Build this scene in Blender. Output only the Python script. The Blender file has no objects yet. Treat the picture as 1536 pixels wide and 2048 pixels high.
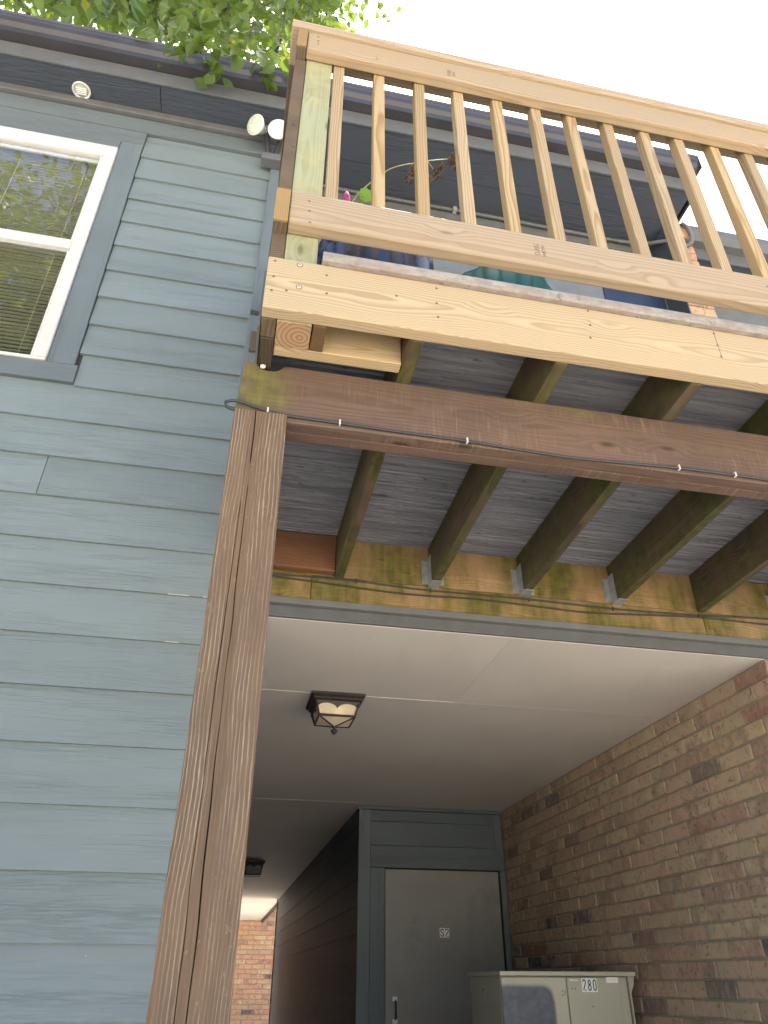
import bpy, bmesh, math, random
from mathutils import Vector, Matrix, noise
random.seed(7)
R = math.radians
scene = bpy.context.scene
C = scene.collection

# ------------------------------------------------------------------ camera
cam_d = bpy.data.cameras.new('camera'); cam = bpy.data.objects.new('camera', cam_d); C.objects.link(cam)
PITCH, YAW, ROLL, FPX = 0.570193616, -0.200813198, 0.00221055334, 1470.99092
f = Vector((-math.sin(YAW)*math.cos(PITCH), math.cos(YAW)*math.cos(PITCH), math.sin(PITCH)))
r0 = Vector((math.cos(YAW), math.sin(YAW), 0)); u0 = r0.cross(f)
rr = r0*math.cos(ROLL)+u0*math.sin(ROLL); uu = -r0*math.sin(ROLL)+u0*math.cos(ROLL)
m = Matrix((rr, uu, -f)).transposed().to_4x4(); m.translation = (0, 0, 0)
cam.matrix_world = m
cam_d.sensor_fit = 'HORIZONTAL'; cam_d.sensor_width = 36; cam_d.lens = FPX/1536*36
cam_d.clip_start = 0.05; cam_d.clip_end = 2000
scene.camera = cam

# ------------------------------------------------------------------ light
SUN_EL, SUN_AZ = 68, 24          # degrees; azimuth from +Y (behind the building) towards +X
w = bpy.data.worlds.new('World'); scene.world = w; w.use_nodes = True
wn = w.node_tree; bg = wn.nodes['Background']
sky = wn.nodes.new('ShaderNodeTexSky'); sky.sky_type = 'NISHITA'; sky.sun_disc = False
sky.sun_elevation = R(SUN_EL); sky.sun_rotation = R(SUN_AZ)
sky.air_density = 1.0; sky.dust_density = 4.0; sky.ozone_density = 1.0; sky.altitude = 0
wn.links.new(sky.outputs[0], bg.inputs[0]); bg.inputs[1].default_value = 0.115
sd = bpy.data.lights.new('sun', 'SUN'); sd.energy = 5.0; sd.angle = R(0.5); sd.color = (1, .94, .84)
so = bpy.data.objects.new('sun', sd); C.objects.link(so)
sun_dir = Vector((math.sin(R(SUN_AZ))*math.cos(R(SUN_EL)), math.cos(R(SUN_AZ))*math.cos(R(SUN_EL)), math.sin(R(SUN_EL))))
so.rotation_euler = sun_dir.to_track_quat('Z', 'Y').to_euler(); so.location = sun_dir*30
scene.view_settings.view_transform = 'Standard'; scene.view_settings.look = 'None'
scene.view_settings.exposure = 2.0; scene.view_settings.gamma = 1.0
scene.view_settings.use_curve_mapping = False
scene.cycles.max_bounces = 10; scene.cycles.diffuse_bounces = 6; scene.cycles.transparent_max_bounces = 16
GROUND = -1.35

# ------------------------------------------------------------------ object helpers
def tag(o, label=None, cat=None, group=None, kind=None):
    if label: o['label'] = label
    if cat: o['category'] = cat
    if group: o['group'] = group
    if kind: o['kind'] = kind
    return o
def thing(name, loc, label, cat, group=None):
    o = bpy.data.objects.new(name, None); o.location = loc; o.empty_display_size = .1; C.objects.link(o)
    return tag(o, label, cat, group)
def wloc(o):
    v = Vector(o.location)
    while o.parent: o = o.parent; v += Vector(o.location)
    return v
def link(name, me, parent=None, loc=(0, 0, 0), mat=None, smooth=False):
    if mat is not None and not me.materials: me.materials.append(mat)
    o = bpy.data.objects.new(name, me); C.objects.link(o)
    if parent is not None: o.parent = parent; o.location = Vector(loc)-wloc(parent)
    else: o.location = loc
    if smooth:
        for p in me.polygons: p.use_smooth = True
    return o
def mesh_from(verts, faces, name='m'):
    me = bpy.data.meshes.new(name); me.from_pydata([tuple(v) for v in verts], [], faces); me.update(); return me
def bevel(o, wdt, seg=2):
    b = o.modifiers.new('bevel', 'BEVEL'); b.width = wdt; b.segments = seg; b.limit_method = 'ANGLE'; b.angle_limit = R(40)
    return o
BOXF = [(0,1,3,2),(4,6,7,5),(0,4,5,1),(2,3,7,6),(0,2,6,4),(1,5,7,3)]
def board(name, x0, x1, y0, y1, z0, z1, mat, parent=None, bev=.003, jit=0):
    cx, cy, cz = (x0+x1)/2, (y0+y1)/2, (z0+z1)/2
    vs = [(x-cx+random.uniform(-jit, jit), y-cy+random.uniform(-jit, jit), z-cz+random.uniform(-jit, jit)) for x in (x0, x1) for y in (y0, y1) for z in (z0, z1)]
    me = mesh_from(vs, BOXF, name)
    bm = bmesh.new(); bm.from_mesh(me); bmesh.ops.recalc_face_normals(bm, faces=bm.faces); bm.to_mesh(me); bm.free()
    o = link(name, me, parent, (cx, cy, cz), mat)
    if bev: bevel(o, bev)
    return o
def prism(name, prof, axis, a0, a1, mat, parent=None, bev=0, smooth=False):
    """extrude a closed 2D profile along an axis; axis 'X' takes (y,z), 'Y' takes (x,z), 'Z' takes (x,y)"""
    n = len(prof)
    def P(p, a): return {'X': (a, p[0], p[1]), 'Y': (p[0], a, p[1]), 'Z': (p[0], p[1], a)}[axis]
    vs = [Vector(P(p, a0)) for p in prof]+[Vector(P(p, a1)) for p in prof]
    c = Vector([(min(v[i] for v in vs)+max(v[i] for v in vs))/2 for i in range(3)]); vs = [v-c for v in vs]
    fs = [(i, (i+1) % n, (i+1) % n+n, i+n) for i in range(n)]+[tuple(range(n))[::-1], tuple(range(n, 2*n))]
    me = mesh_from(vs, fs, name)
    bm = bmesh.new(); bm.from_mesh(me); bmesh.ops.recalc_face_normals(bm, faces=bm.faces); bm.to_mesh(me); bm.free()
    o = link(name, me, parent, c, mat, smooth)
    if bev: bevel(o, bev)
    return o
def tube(name, pts, rad, mat, parent=None, seg=10, ring=None, cap=True):
    """smooth tube through points; ring=(pitch, amp) gives corrugation"""
    P = [Vector(p) for p in pts]; L = [0]
    for a, b in zip(P, P[1:]): L.append(L[-1]+(b-a).length)
    tot = L[-1]; step = ring[0]/4 if ring else max(.003, tot/(len(P)*10)); n = max(3, int(tot/step))
    def at(s):
        s = min(max(s, 0), tot); i = 0
        while i < len(L)-2 and L[i+1] < s: i += 1
        t = (s-L[i])/max(1e-9, L[i+1]-L[i])
        p0 = P[max(i-1, 0)]; p1 = P[i]; p2 = P[i+1]; p3 = P[min(i+2, len(P)-1)]
        return .5*((2*p1)+(p2-p0)*t+(2*p0-5*p1+4*p2-p3)*t*t+(3*p1-p0-3*p2+p3)*t**3)
    vs = []; fs = []; c = sum(P, Vector())/len(P); prev = None
    for k in range(n+1):
        s = tot*k/n; p = at(s); d = (at(s+.004)-at(s-.004)).normalized()
        if prev is None:
            up = Vector((0, 0, 1)) if abs(d.z) < .9 else Vector((1, 0, 0))
            a = d.cross(up).normalized()
        else: a = (prev-d*prev.dot(d)).normalized()
        prev = a; b = d.cross(a)
        rd = rad(s/tot) if callable(rad) else rad
        if ring: rd += ring[1]*(1 if k % 4 in (0, 1) else -1)
        for j in range(seg):
            t = 2*math.pi*j/seg; vs.append(p+(a*math.cos(t)+b*math.sin(t))*rd-c)
    for k in range(n):
        for j in range(seg):
            fs.append((k*seg+j, k*seg+(j+1) % seg, (k+1)*seg+(j+1) % seg, (k+1)*seg+j))
    if cap: fs += [tuple(range(seg))[::-1], tuple(range(n*seg, n*seg+seg))]
    me = mesh_from(vs, fs, name); return link(name, me, parent, c, mat, smooth=not ring)
def lathe(name, prof, loc, mat, parent=None, seg=32, axis=(0, 0, 1), smooth=True, wob=None):
    q = Vector((0, 0, 1)).rotation_difference(Vector(axis).normalized()).to_matrix()
    vs = []; fs = []
    for i, (rd, z) in enumerate(prof):
        for j in range(seg):
            t = 2*math.pi*j/seg; k = rd*(wob(t, z) if wob else 1)
            vs.append(q @ Vector((k*math.cos(t), k*math.sin(t), z)))
    for i in range(len(prof)-1):
        for j in range(seg):
            fs.append((i*seg+j, i*seg+(j+1) % seg, (i+1)*seg+(j+1) % seg, (i+1)*seg+j))
    fs += [tuple(range(seg))[::-1], tuple(range((len(prof)-1)*seg, len(prof)*seg))]
    return link(name, mesh_from(vs, fs, name), parent, loc, mat, smooth)
def join_boxes(name, boxes, mat, parent=None, loc=(0, 0, 0)):
    vs = []; fs = []
    for (x0, x1, y0, y1, z0, z1) in boxes:
        b = len(vs); vs += [(x-loc[0], y-loc[1], z-loc[2]) for x in (x0, x1) for y in (y0, y1) for z in (z0, z1)]
        fs += [tuple(b+i for i in fc) for fc in BOXF]
    me = mesh_from(vs, fs, name)
    bm = bmesh.new(); bm.from_mesh(me); bmesh.ops.recalc_face_normals(bm, faces=bm.faces); bm.to_mesh(me); bm.free()
    return link(name, me, parent, loc, mat)
def text(name, s, size, loc, mat, parent=None, rot=(R(90), 0, 0), sx=.6, ext=.0006, bold=0.0):
    cu = bpy.data.curves.new(name, 'FONT'); cu.body = s; cu.size = size; cu.extrude = ext; cu.offset = bold
    cu.align_x = 'CENTER'; cu.align_y = 'CENTER'; cu.resolution_u = 6
    t = bpy.data.objects.new(name, cu); C.objects.link(t)
    dg = bpy.context.evaluated_depsgraph_get(); me = bpy.data.meshes.new_from_object(t.evaluated_get(dg))
    bpy.data.objects.remove(t); bpy.data.curves.remove(cu)
    me.transform(Matrix.Diagonal((sx, 1, 1, 1)))
    me.materials.clear()
    o = link(name, me, parent, loc, mat); o.rotation_euler = rot; return o

def arc(cx, cy, rx, ry, a0, a1, n=14): return [(cx+rx*math.cos(R(a0+(a1-a0)*i/n)), cy+ry*math.sin(R(a0+(a1-a0)*i/n))) for i in range(n+1)]
GL = {'2': arc(0, .28, .5, .22, 170, -15)+[(-.5, -.46), (.52, -.46)],
      'S': arc(0, .27, .46, .21, -5, 190)+[(-.25, .06), (.25, -.06)]+arc(0, -.27, .46, .21, 10, -190),
      '8': arc(0, .25, .42, .22, -90, 270, 22)+arc(0, -.24, .5, .24, 90, -270, 22),
      '0': arc(0, .2, .5, .28, 0, 180)+arc(0, -.2, .5, .28, 180, 360)+[(.5, .2)]}
def strokes(name, ch, cx, cz, w_, h_, y, mat, parent, th):
    P = [Vector((p[0]*w_/1.0*.8, p[1]*h_)) for p in GL[ch]]; vs = []; n = len(P)
    for i in range(n):
        d = (P[min(i+1, n-1)]-P[max(i-1, 0)]).normalized(); nn = Vector((-d.y, d.x))*th/2
        e = d*(th*.4 if i == n-1 else (-th*.4 if i == 0 else 0))
        for q in (P[i]+e+nn, P[i]+e-nn):
            vs.append((q.x, 0, q.y))
    vs += [(v[0], .0005, v[2]) for v in vs]; m_ = 2*n
    fs = []
    for i in range(n-1):
        a, b = 2*i, 2*i+2
        fs += [(a, a+1, b+1, b), (a+m_, b+m_, b+1+m_, a+1+m_), (a, b, b+m_, a+m_), (a+1, a+1+m_, b+1+m_, b+1)]
    return link(name, mesh_from(vs, fs), parent, (cx, y, cz), mat)

# ------------------------------------------------------------------ material helpers
class NT:
    def __init__(s, name):
        s.m = bpy.data.materials.new(name); s.m.use_nodes = True; s.t = s.m.node_tree; s.b = s.t.nodes['Principled BSDF']
        s.tc = s.t.nodes.new('ShaderNodeTexCoord'); s.oi = s.t.nodes.new('ShaderNodeObjectInfo')
    def n(s, typ, ins=None, **kw):
        nd = s.t.nodes.new(typ)
        for k, v in kw.items(): setattr(nd, k, v)
        for k, v in (ins or {}).items(): s.set(nd.inputs[k], v)
        return nd
    def set(s, sock, v):
        if isinstance(v, bpy.types.NodeSocket): s.t.links.new(v, sock)
        elif isinstance(v, tuple) and len(v) == 3 and sock.type == 'RGBA': sock.default_value = (*v, 1)
        else: sock.default_value = v
    def math(s, op, a, b=0.0, c=0.0, clamp=False):
        nd = s.n('ShaderNodeMath', {0: a, 1: b, 2: c}, operation=op); nd.use_clamp = clamp; return nd.outputs[0]
    def noise(s, vec, scale=1, detail=4, rough=.55, out=0, dist=0):
        return s.n('ShaderNodeTexNoise', {'Vector': vec, 'Scale': scale, 'Detail': detail, 'Roughness': rough, 'Distortion': dist}).outputs[out]
    def map(s, vec, scale=(1, 1, 1), loc=(0, 0, 0)):
        return s.n('ShaderNodeMapping', {'Vector': vec, 'Scale': scale, 'Location': loc}).outputs[0]
    def ramp(s, fac, stops, interp='LINEAR'):
        nd = s.n('ShaderNodeValToRGB', {0: fac}); cr = nd.color_ramp; cr.interpolation = interp
        while len(cr.elements) < len(stops): cr.elements.new(.5)
        for e, (p, c) in zip(cr.elements, stops):
            e.position = p; e.color = (*c, 1) if isinstance(c, tuple) else (c, c, c, 1)
        return nd.outputs[0]
    def mix(s, fac, a, b, mode='MIX'):
        nd = s.n('ShaderNodeMix', data_type='RGBA', blend_type=mode)
        s.set(nd.inputs[0], fac); s.set(nd.inputs[6], a); s.set(nd.inputs[7], b); return nd.outputs[2]
    def rng(s, v, a, b, c=0.0, d=1.0):
        return s.n('ShaderNodeMapRange', {0: v, 1: a, 2: b, 3: c, 4: d}).outputs[0]
    def bump(s, h, strength=.2, dist=.002):
        return s.n('ShaderNodeBump', {'Height': h, 'Strength': strength, 'Distance': dist}).outputs[0]
    def fin(s, col, rough=.6, nrm=None, metal=0.0, spec=None):
        s.set(s.b.inputs['Base Color'], col); s.set(s.b.inputs['Roughness'], rough); s.set(s.b.inputs['Metallic'], metal)
        if spec is not None: s.b.inputs['Specular IOR Level'].default_value = spec
        if nrm is not None: s.set(s.b.inputs['Normal'], nrm)
        return s.m
def flat(name, col, rough=.5, metal=0.0, var=.12, scale=12, bump=.15, spec=None, dirt=None):
    s = NT(name); ob = s.tc.outputs['Object']
    n1 = s.noise(ob, scale, 5, .6); n2 = s.noise(ob, scale*14, 3)
    c = s.mix(s.rng(n1, .3, .7, 0, 1), tuple(x*(1-var) for x in col), tuple(min(1, x*(1+var)) for x in col))
    if dirt: c = s.mix(s.rng(s.noise(ob, scale*.5, 6, .7), .52, .75, 0, dirt[1]), c, dirt[0])
    return s.fin(c, s.rng(n1, .2, .8, rough*.85, min(1, rough*1.15)), s.bump(n2, bump, .001), metal, spec)

def wood(name, ax, early, late, ring=.0055, knots=.7, bump=.25, rough=.65, fibre=.25, moss=0.0, moss_col=(.14, .16, .02), dark=0.0,
         dark_col=(.03, .03, .03), streak=None, saw=0.0, contrast=1.0, hue=.12, pith=None, mossmap=None):
    s = NT(name); ob = s.tc.outputs['Object']; rnd = s.oi.outputs['Random']
    sp = s.n('ShaderNodeSeparateXYZ', {0: ob}); o = {'X': (0, 1, 2), 'Y': (1, 0, 2), 'Z': (2, 0, 1)}[ax]
    a, c1, c2 = (sp.outputs[i] for i in o)
    r2 = s.math('FRACT', s.math('MULTIPLY', rnd, 37.7)); r3 = s.math('FRACT', s.math('MULTIPLY', rnd, 91.3))
    a2 = s.math('ADD', a, s.math('MULTIPLY', rnd, 20.0))
    if pith is None:
        d1 = s.math('ADD', c1, s.math('MULTIPLY', s.math('SUBTRACT', r2, .5), .11))
        d2 = s.math('ADD', c2, s.math('ADD', s.math('MULTIPLY', s.math('SUBTRACT', r3, .5), .12), .035))
    else:
        d1 = s.math('ADD', c1, pith[0]); d2 = s.math('ADD', c2, pith[1])
    v = s.n('ShaderNodeCombineXYZ', {0: a2, 1: d1, 2: d2}).outputs[0]
    wv = s.map(v, (1.3, 6, 6)); warp = s.noise(wv, 1, 2, .5)
    wv2 = s.map(v, (5, 26, 26)); warp2 = s.noise(wv2, 1, 2, .5)
    kv = s.map(v, (3.2, 9, 9)); kd = s.n('ShaderNodeTexVoronoi', {'Vector': kv, 'Scale': 1.0, 'Randomness': 1.0}).outputs['Distance']
    kn = s.rng(kd, .30, .05, 0, 1) if knots else None
    r = s.math('SQRT', s.math('ADD', s.math('MULTIPLY', d1, d1), s.math('MULTIPLY', d2, d2)))
    r = s.math('ADD', r, s.math('MULTIPLY', warp, .045)); r = s.math('ADD', r, s.math('MULTIPLY', warp2, .006))
    if kn is not None: r = s.math('ADD', r, s.math('MULTIPLY', kn, .02*knots))
    t = s.math('FRACT', s.math('DIVIDE', r, ring))
    rg = s.ramp(t, [(0, 0.0), (.38, .12), (.72, .75*contrast), (.88, 1.0*contrast), (1, 0.0)])
    col = s.mix(rg, early, late)
    fb = s.noise(s.map(v, (9, 420, 420)), 1, 3, .6)
    col = s.mix(s.rng(fb, .3, .75, 0, fibre), col, tuple(x*.55 for x in late))
    big = s.noise(s.map(v, (1.1, 4, 4)), 1, 3)
    col = s.mix(s.rng(big, .35, .7, 0, .35), col, tuple(x*y for x, y in zip(early, (1.12, .93, .75))))
    if kn is not None:
        kc = s.rng(kd, .10*knots+.02, .05*knots, 0, .75)
        col = s.mix(kc, col, tuple(x*.33 for x in late))
    hsv = s.n('ShaderNodeHueSaturation', {'Color': col, 'Value': s.rng(r2, 0, 1, 1-hue, 1+hue), 'Saturation': s.rng(r3, 0, 1, .9, 1.1)}).outputs[0]; col = hsv
    ov = s.n('ShaderNodeVectorMath', {0: ob, 1: s.n('ShaderNodeCombineXYZ', {0: s.math('MULTIPLY', rnd, 9.0), 1: rnd, 2: rnd}).outputs[0]}, operation='ADD').outputs[0]
    if dark:
        dn = s.noise(s.map(ov, (2.5, 6, 6)), 1, 6, .62)
        col = s.mix(s.rng(dn, .42, .72, 0, dark), col, dark_col)
    if saw:   # cross-cut saw marks and scuffs
        sn = s.noise(s.map(ov, {'X': (140, 2, 8), 'Y': (2, 140, 8), 'Z': (2, 8, 140)}[ax]), 1, 3)
        sm = s.noise(s.map(ov, (3, 7, 7)), 1, 3)
        col = s.mix(s.math('MULTIPLY', s.rng(sn, .5, .7, 0, saw), s.rng(sm, .42, .65, 0, 1)), col, tuple(min(1, x*1.7) for x in early))
    if moss:
        sc = streak or (2.2, 5, 5)
        mn = s.noise(s.map(ov, sc), 1, 6, .62); mk = s.rng(mn, .37, .55, 0, moss)
        if mossmap:   # one damp patch at a given spot
            for (pt_, rd_) in mossmap:
                dv = s.n('ShaderNodeVectorMath', {0: ob, 1: pt_}, operation='DISTANCE').outputs['Value']
                pk = s.rng(s.math('ADD', dv, s.math('MULTIPLY', mn, .12)), rd_+.09, rd_+.01, 0, .85)
                mk = s.math('MAXIMUM', mk, pk)
        mc = s.mix(s.rng(s.noise(ov, 22, 4), .35, .65), moss_col, tuple(x*.45 for x in moss_col))
        cm_ = s.rng(s.noise(s.map(ov, {'X': (26, 20, 2.0), 'Y': (20, 5, 20), 'Z': (20, 20, 3)}[ax], (5, 5, 5)), 1, 3), .3, .6, .6, 1)
        col = s.mix(s.math('MULTIPLY', s.math('MULTIPLY', mk, cm_), s.rng(fb, .2, .8, .75, 1)), col, mc)
    h = s.math('ADD', s.math('MULTIPLY', rg, .6), s.math('MULTIPLY', fb, .5))
    return s.fin(col, rough, s.bump(h, bump, .0015), spec=.3)

# ------------------------------------------------------------------ materials
NE, NL = (.60, .46, .275), (.40, .25, .12)
wood_new_x = wood('pine_new_x', 'X', NE, NL, ring=.0065, knots=.8, bump=.12, fibre=.15)
wood_new_y = wood('pine_new_y', 'Y', NE, NL, ring=.006, bump=.12, fibre=.15)
wood_new_z = wood('pine_new_z', 'Z', (.43, .345, .215), (.265, .17, .082), ring=.0065, knots=.35, bump=.15, fibre=.15, hue=.13)
wood_pale_x = wood('pine_pale_x', 'X', (.49, .40, .25), (.325, .22, .105), ring=.0048, knots=.55, bump=.12, fibre=.1, contrast=.9, hue=.03)
wood_rail_x = wood('pine_rail_x', 'X', (.42, .34, .235), (.275, .19, .11), ring=.011, knots=.9, bump=.12, fibre=.2, contrast=.75, hue=.04)
wood_green_z = wood('pine_green_z', 'Z', (.33, .355, .24), (.215, .255, .155), ring=.009, knots=.9, bump=.12, fibre=.2, contrast=.7, moss=.35, moss_col=(.5, .38, .16))
wood_end = wood('pine_end_grain', 'Z', (.43, .29, .16), (.25, .115, .05), ring=.013, knots=0, bump=.1, fibre=.15, pith=(-.018, -.005))
wood_endg_y = wood('pine_side_rail_y', 'Y', (.34, .235, .11), (.21, .13, .05), ring=.006, knots=.3, bump=.1, fibre=.3)
wood_old_y = wood('weathered_side_y', 'Y', (.20, .15, .105), (.105, .073, .05), ring=.006, bump=.4, fibre=.5, dark=.4, moss=.25, moss_col=(.09, .09, .03))
wood_beam = wood('stained_beam_x', 'X', (.175, .108, .082), (.08, .048, .04), ring=.009, knots=.9, bump=.2, fibre=.45, saw=.6, moss=.14, dark=.45, dark_col=(.06, .04, .036),
                 moss_col=(.155, .155, .03), streak=(1.6, 4, 9), contrast=.6, mossmap=(((-1.455, -.019, .0), .105), ((-.72, -.019, .115), .03), ((-.52, -.019, .115), .06), ((-.2, -.019, .12), .02)), hue=.02)
wood_joist = wood('damp_joist_y', 'Y', (.155, .105, .066), (.05, .034, .026), ring=.010, knots=.8, bump=.35, fibre=.4, dark=.6, dark_col=(.022, .028, .036), moss=.8,
                  moss_col=(.10, .12, .025), streak=(9, 2.6, 9), contrast=1.0)
wood_ledger = wood('mossy_ledger_x', 'X', (.46, .31, .17), (.25, .14, .06), ring=.0055, knots=.5, bump=.25, fibre=.2, moss=1.0,
                   moss_col=(.115, .125, .012), streak=(3.6, 3, 1.6), contrast=.8, dark=.25, hue=.03)
wood_block = wood('dark_block_x', 'X', (.25, .135, .075), (.13, .06, .035), ring=.008, knots=1.0, bump=.3, fibre=.4, dark=.6, dark_col=(.06, .03, .03))
wood_rough = wood('rough_block_z', 'Z', (.22, .135, .06), (.11, .06, .025), ring=.004, bump=.9, fibre=.7, dark=.3)

def post_material():
    s = NT('weathered_post'); ob = s.tc.outputs['Object']
    sp = s.n('ShaderNodeSeparateXYZ', {0: ob}); x, y, z = sp.outputs
    # growth layers run along both sides of a flat pith strip whose centre wanders along the post
    wob = s.noise(s.n('ShaderNodeCombineXYZ', {0: s.math('MULTIPLY', z, 1.1), 1: 0.0, 2: 3.1}).outputs[0], 1, 2)
    xc = s.math('ADD', x, s.math('ADD', .008, s.math('MULTIPLY', s.math('SUBTRACT', wob, .5), .03)))
    sl = s.noise(s.n('ShaderNodeCombineXYZ', {0: s.math('MULTIPLY', x, 10.0), 1: s.math('MULTIPLY', y, 10.0), 2: s.math('MULTIPLY', z, 1.9)}).outputs[0], 1, 2, .5)
    r = s.math('ADD', s.math('ADD', s.math('ABSOLUTE', xc), s.math('MULTIPLY', y, .35)), s.math('MULTIPLY', sl, .036))
    fine = s.noise(s.map(ob, (38, 38, 11)), 1, 3, .6); r = s.math('ADD', r, s.math('MULTIPLY', fine, .0075))
    t = s.math('FRACT', s.math('DIVIDE', r, .0078))
    rid0 = s.ramp(t, [(0, 0.05), (.50, .05), (.68, .6), (.80, 1.0), (.88, .2), (1, 0.05)])
    side = s.rng(s.math('ADD', s.math('ABSOLUTE', xc), s.math('MULTIPLY', s.noise(s.map(ob, (20, 20, 1.6), (7, 7, 7)), 1, 2), .016)), .018, .030, .12, 1)
    vis = s.rng(s.noise(s.map(ob, (40, 40, 5), (1, 5, 9)), 1, 3), .35, .6, .35, 1)
    ridge = s.math('MULTIPLY', s.math('MULTIPLY', rid0, side), vis)
    fb = s.noise(s.map(ob, (330, 330, 8)), 1, 4, .65)
    col = s.mix(ridge, (.155, .108, .072), (.54, .45, .34))
    col = s.mix(s.rng(fb, .35, .72, 0, .75), col, (.06, .038, .026))
    big = s.noise(s.map(ob, (7, 7, 1.6)), 1, 4)
    col = s.mix(s.rng(big, .42, .68, 0, .6), col, (.19, .125, .075))
    pur = s.noise(s.map(ob, (11, 11, 2.4), (4, 1, 7)), 1, 3)
    col = s.mix(s.rng(pur, .52, .66, 0, .4), col, (.125, .085, .068))
    # pale scuffs
    sc = s.noise(s.map(ob, (120, 120, 60), (3, 3, 3)), 1, 5, .7); sm = s.noise(s.map(ob, (6, 6, 2), (9, 9, 9)), 1, 2)
    col = s.mix(s.math('MULTIPLY', s.rng(sc, .62, .70, 0, .5), s.rng(sm, .48, .58, 0, 1)), col, (.42, .32, .22))
    h = s.math('ADD', s.math('MULTIPLY', ridge, 1.0), s.math('MULTIPLY', fb, .35))
    return s.fin(col, .8, s.bump(h, .55, .003), spec=.15)
m_post = post_material()

def siding_material(name, col, ax='X'):
    s = NT(name); ob = s.tc.outputs['Object']; rnd = s.oi.outputs['Random']
    ov = s.n('ShaderNodeVectorMath', {0: ob, 1: s.n('ShaderNodeCombineXYZ', {0: s.math('MULTIPLY', rnd, 31.0), 1: s.math('MULTIPLY', rnd, 13.0), 2: s.math('MULTIPLY', rnd, 7.0)}).outputs[0]}, operation='ADD').outputs[0]
    sc1 = {'X': (1.5, 20, 20), 'Y': (20, 1.5, 20), 'Z': (20, 20, 1.5)}[ax]
    warp = s.noise(s.map(ov, sc1), 1, 3)
    w2 = s.n('ShaderNodeVectorMath', {0: ov, 1: s.n('ShaderNodeCombineXYZ', {0: 0.0, 1: 0.0, 2: s.math('MULTIPLY', warp, .05 if ax != 'Z' else 0.0)}).outputs[0]}, operation='ADD').outputs[0]
    sc2 = {'X': (7, 60, 170), 'Y': (60, 7, 170), 'Z': (170, 60, 7)}[ax]
    g = s.noise(s.map(w2, sc2), 1, 3, .5); msk = s.noise(s.map(ov, {'X': (.9, 5, 14), 'Y': (5, .9, 14), 'Z': (14, 5, .9)}[ax]), 1, 2)
    gg = s.math('MULTIPLY', s.rng(g, .45, .62), s.rng(msk, .40, .62, .12, 1))
    big = s.noise(s.map(ov, (1.5, 1.5, 3)), 1, 4)
    c = s.mix(s.rng(big, .3, .7, 0, .7), tuple(x*.9 for x in col), tuple(x*1.1 for x in col))
    c = s.mix(s.math('MULTIPLY', gg, .32), c, tuple(x*.6 for x in col))
    sp = s.noise(s.map(ov, (90, 90, 90)), 1, 1); c = s.mix(s.rng(sp, .83, .86, 0, .5), c, (.6, .6, .55))
    c = s.n('ShaderNodeHueSaturation', {'Color': c, 'Value': s.rng(rnd, 0, 1, .95, 1.05)}).outputs[0]
    return s.fin(c, .5, s.bump(s.math('SUBTRACT', 1.0, gg), .7, .0022), spec=.35)
PAINT = (.208, .250, .252)
m_side = siding_material('painted_lap_siding', PAINT)
m_side_shade_y = siding_material('shaded_lap_siding_y', (.065, .09, .12), 'Y')  # passage siding: the facade paint with its shade put into a darker colour
m_trim_x = siding_material('painted_trim_x', (.148, .175, .182)); m_trim_z = siding_material('painted_trim_z', (.155, .186, .194), 'Z')
m_cl_x = siding_material('shaded_closet_paint_x', (.11, .135, .15)); m_cl_z = siding_material('shaded_closet_paint_z', (.135, .162, .175), 'Z')  # closet: facade paint with the breezeway shade mixed into the colour
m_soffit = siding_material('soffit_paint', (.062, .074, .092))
m_fascia = flat('fascia_paint', (.115, .119, .118), .5)
m_gutter = flat('gutter_dark_metal', (.042, .040, .047), .35, 0.0, .2, 4, .05, spec=.6)
m_shingle = flat('roof_shingle', (.06, .055, .05), .9, 0, .3, 30, .5)
m_white = flat('white_vinyl', (.62, .61, .57), .35, 0, .03, 8, .03, dirt=((.5, .48, .42), .3))
m_blind = flat('blind_slat', (.50, .50, .35), .5, 0, .04, 5, .02)
m_room = flat('dark_room', (.05, .05, .045), .9)
m_grey_metal = flat('galvanised_steel', (.46, .49, .50), .45, .6, .25, 25, .2)
m_conduit = flat('flexible_conduit', (.16, .165, .165), .45, .3, .1, 25, .1)
m_cable = flat('black_cable', (.035, .038, .04), .45, 0, .2, 30, .05)
m_cable2 = flat('brown_cable', (.05, .04, .028), .7, 0, .3, 30, .1)
m_clip = flat('cable_clip', (.62, .56, .5), .5)
m_screw = flat('screw_head', (.16, .115, .09), .5, .3)
m_screwhole = flat('countersunk_screw', (.30, .17, .10), .7)
m_bronze = flat('lantern_bronze', (.035, .026, .024), .5, .2, .3, 20, .2)
m_door = flat('grey_door_paint', (.26, .255, .235), .5, 0, .12, 3, .15, dirt=((.05, .055, .05), .75))
m_cab = flat('beige_cabinet_steel', (.46, .435, .33), .45, 0, .08, 4, .1, dirt=((.28, .25, .17), .45))
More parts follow.
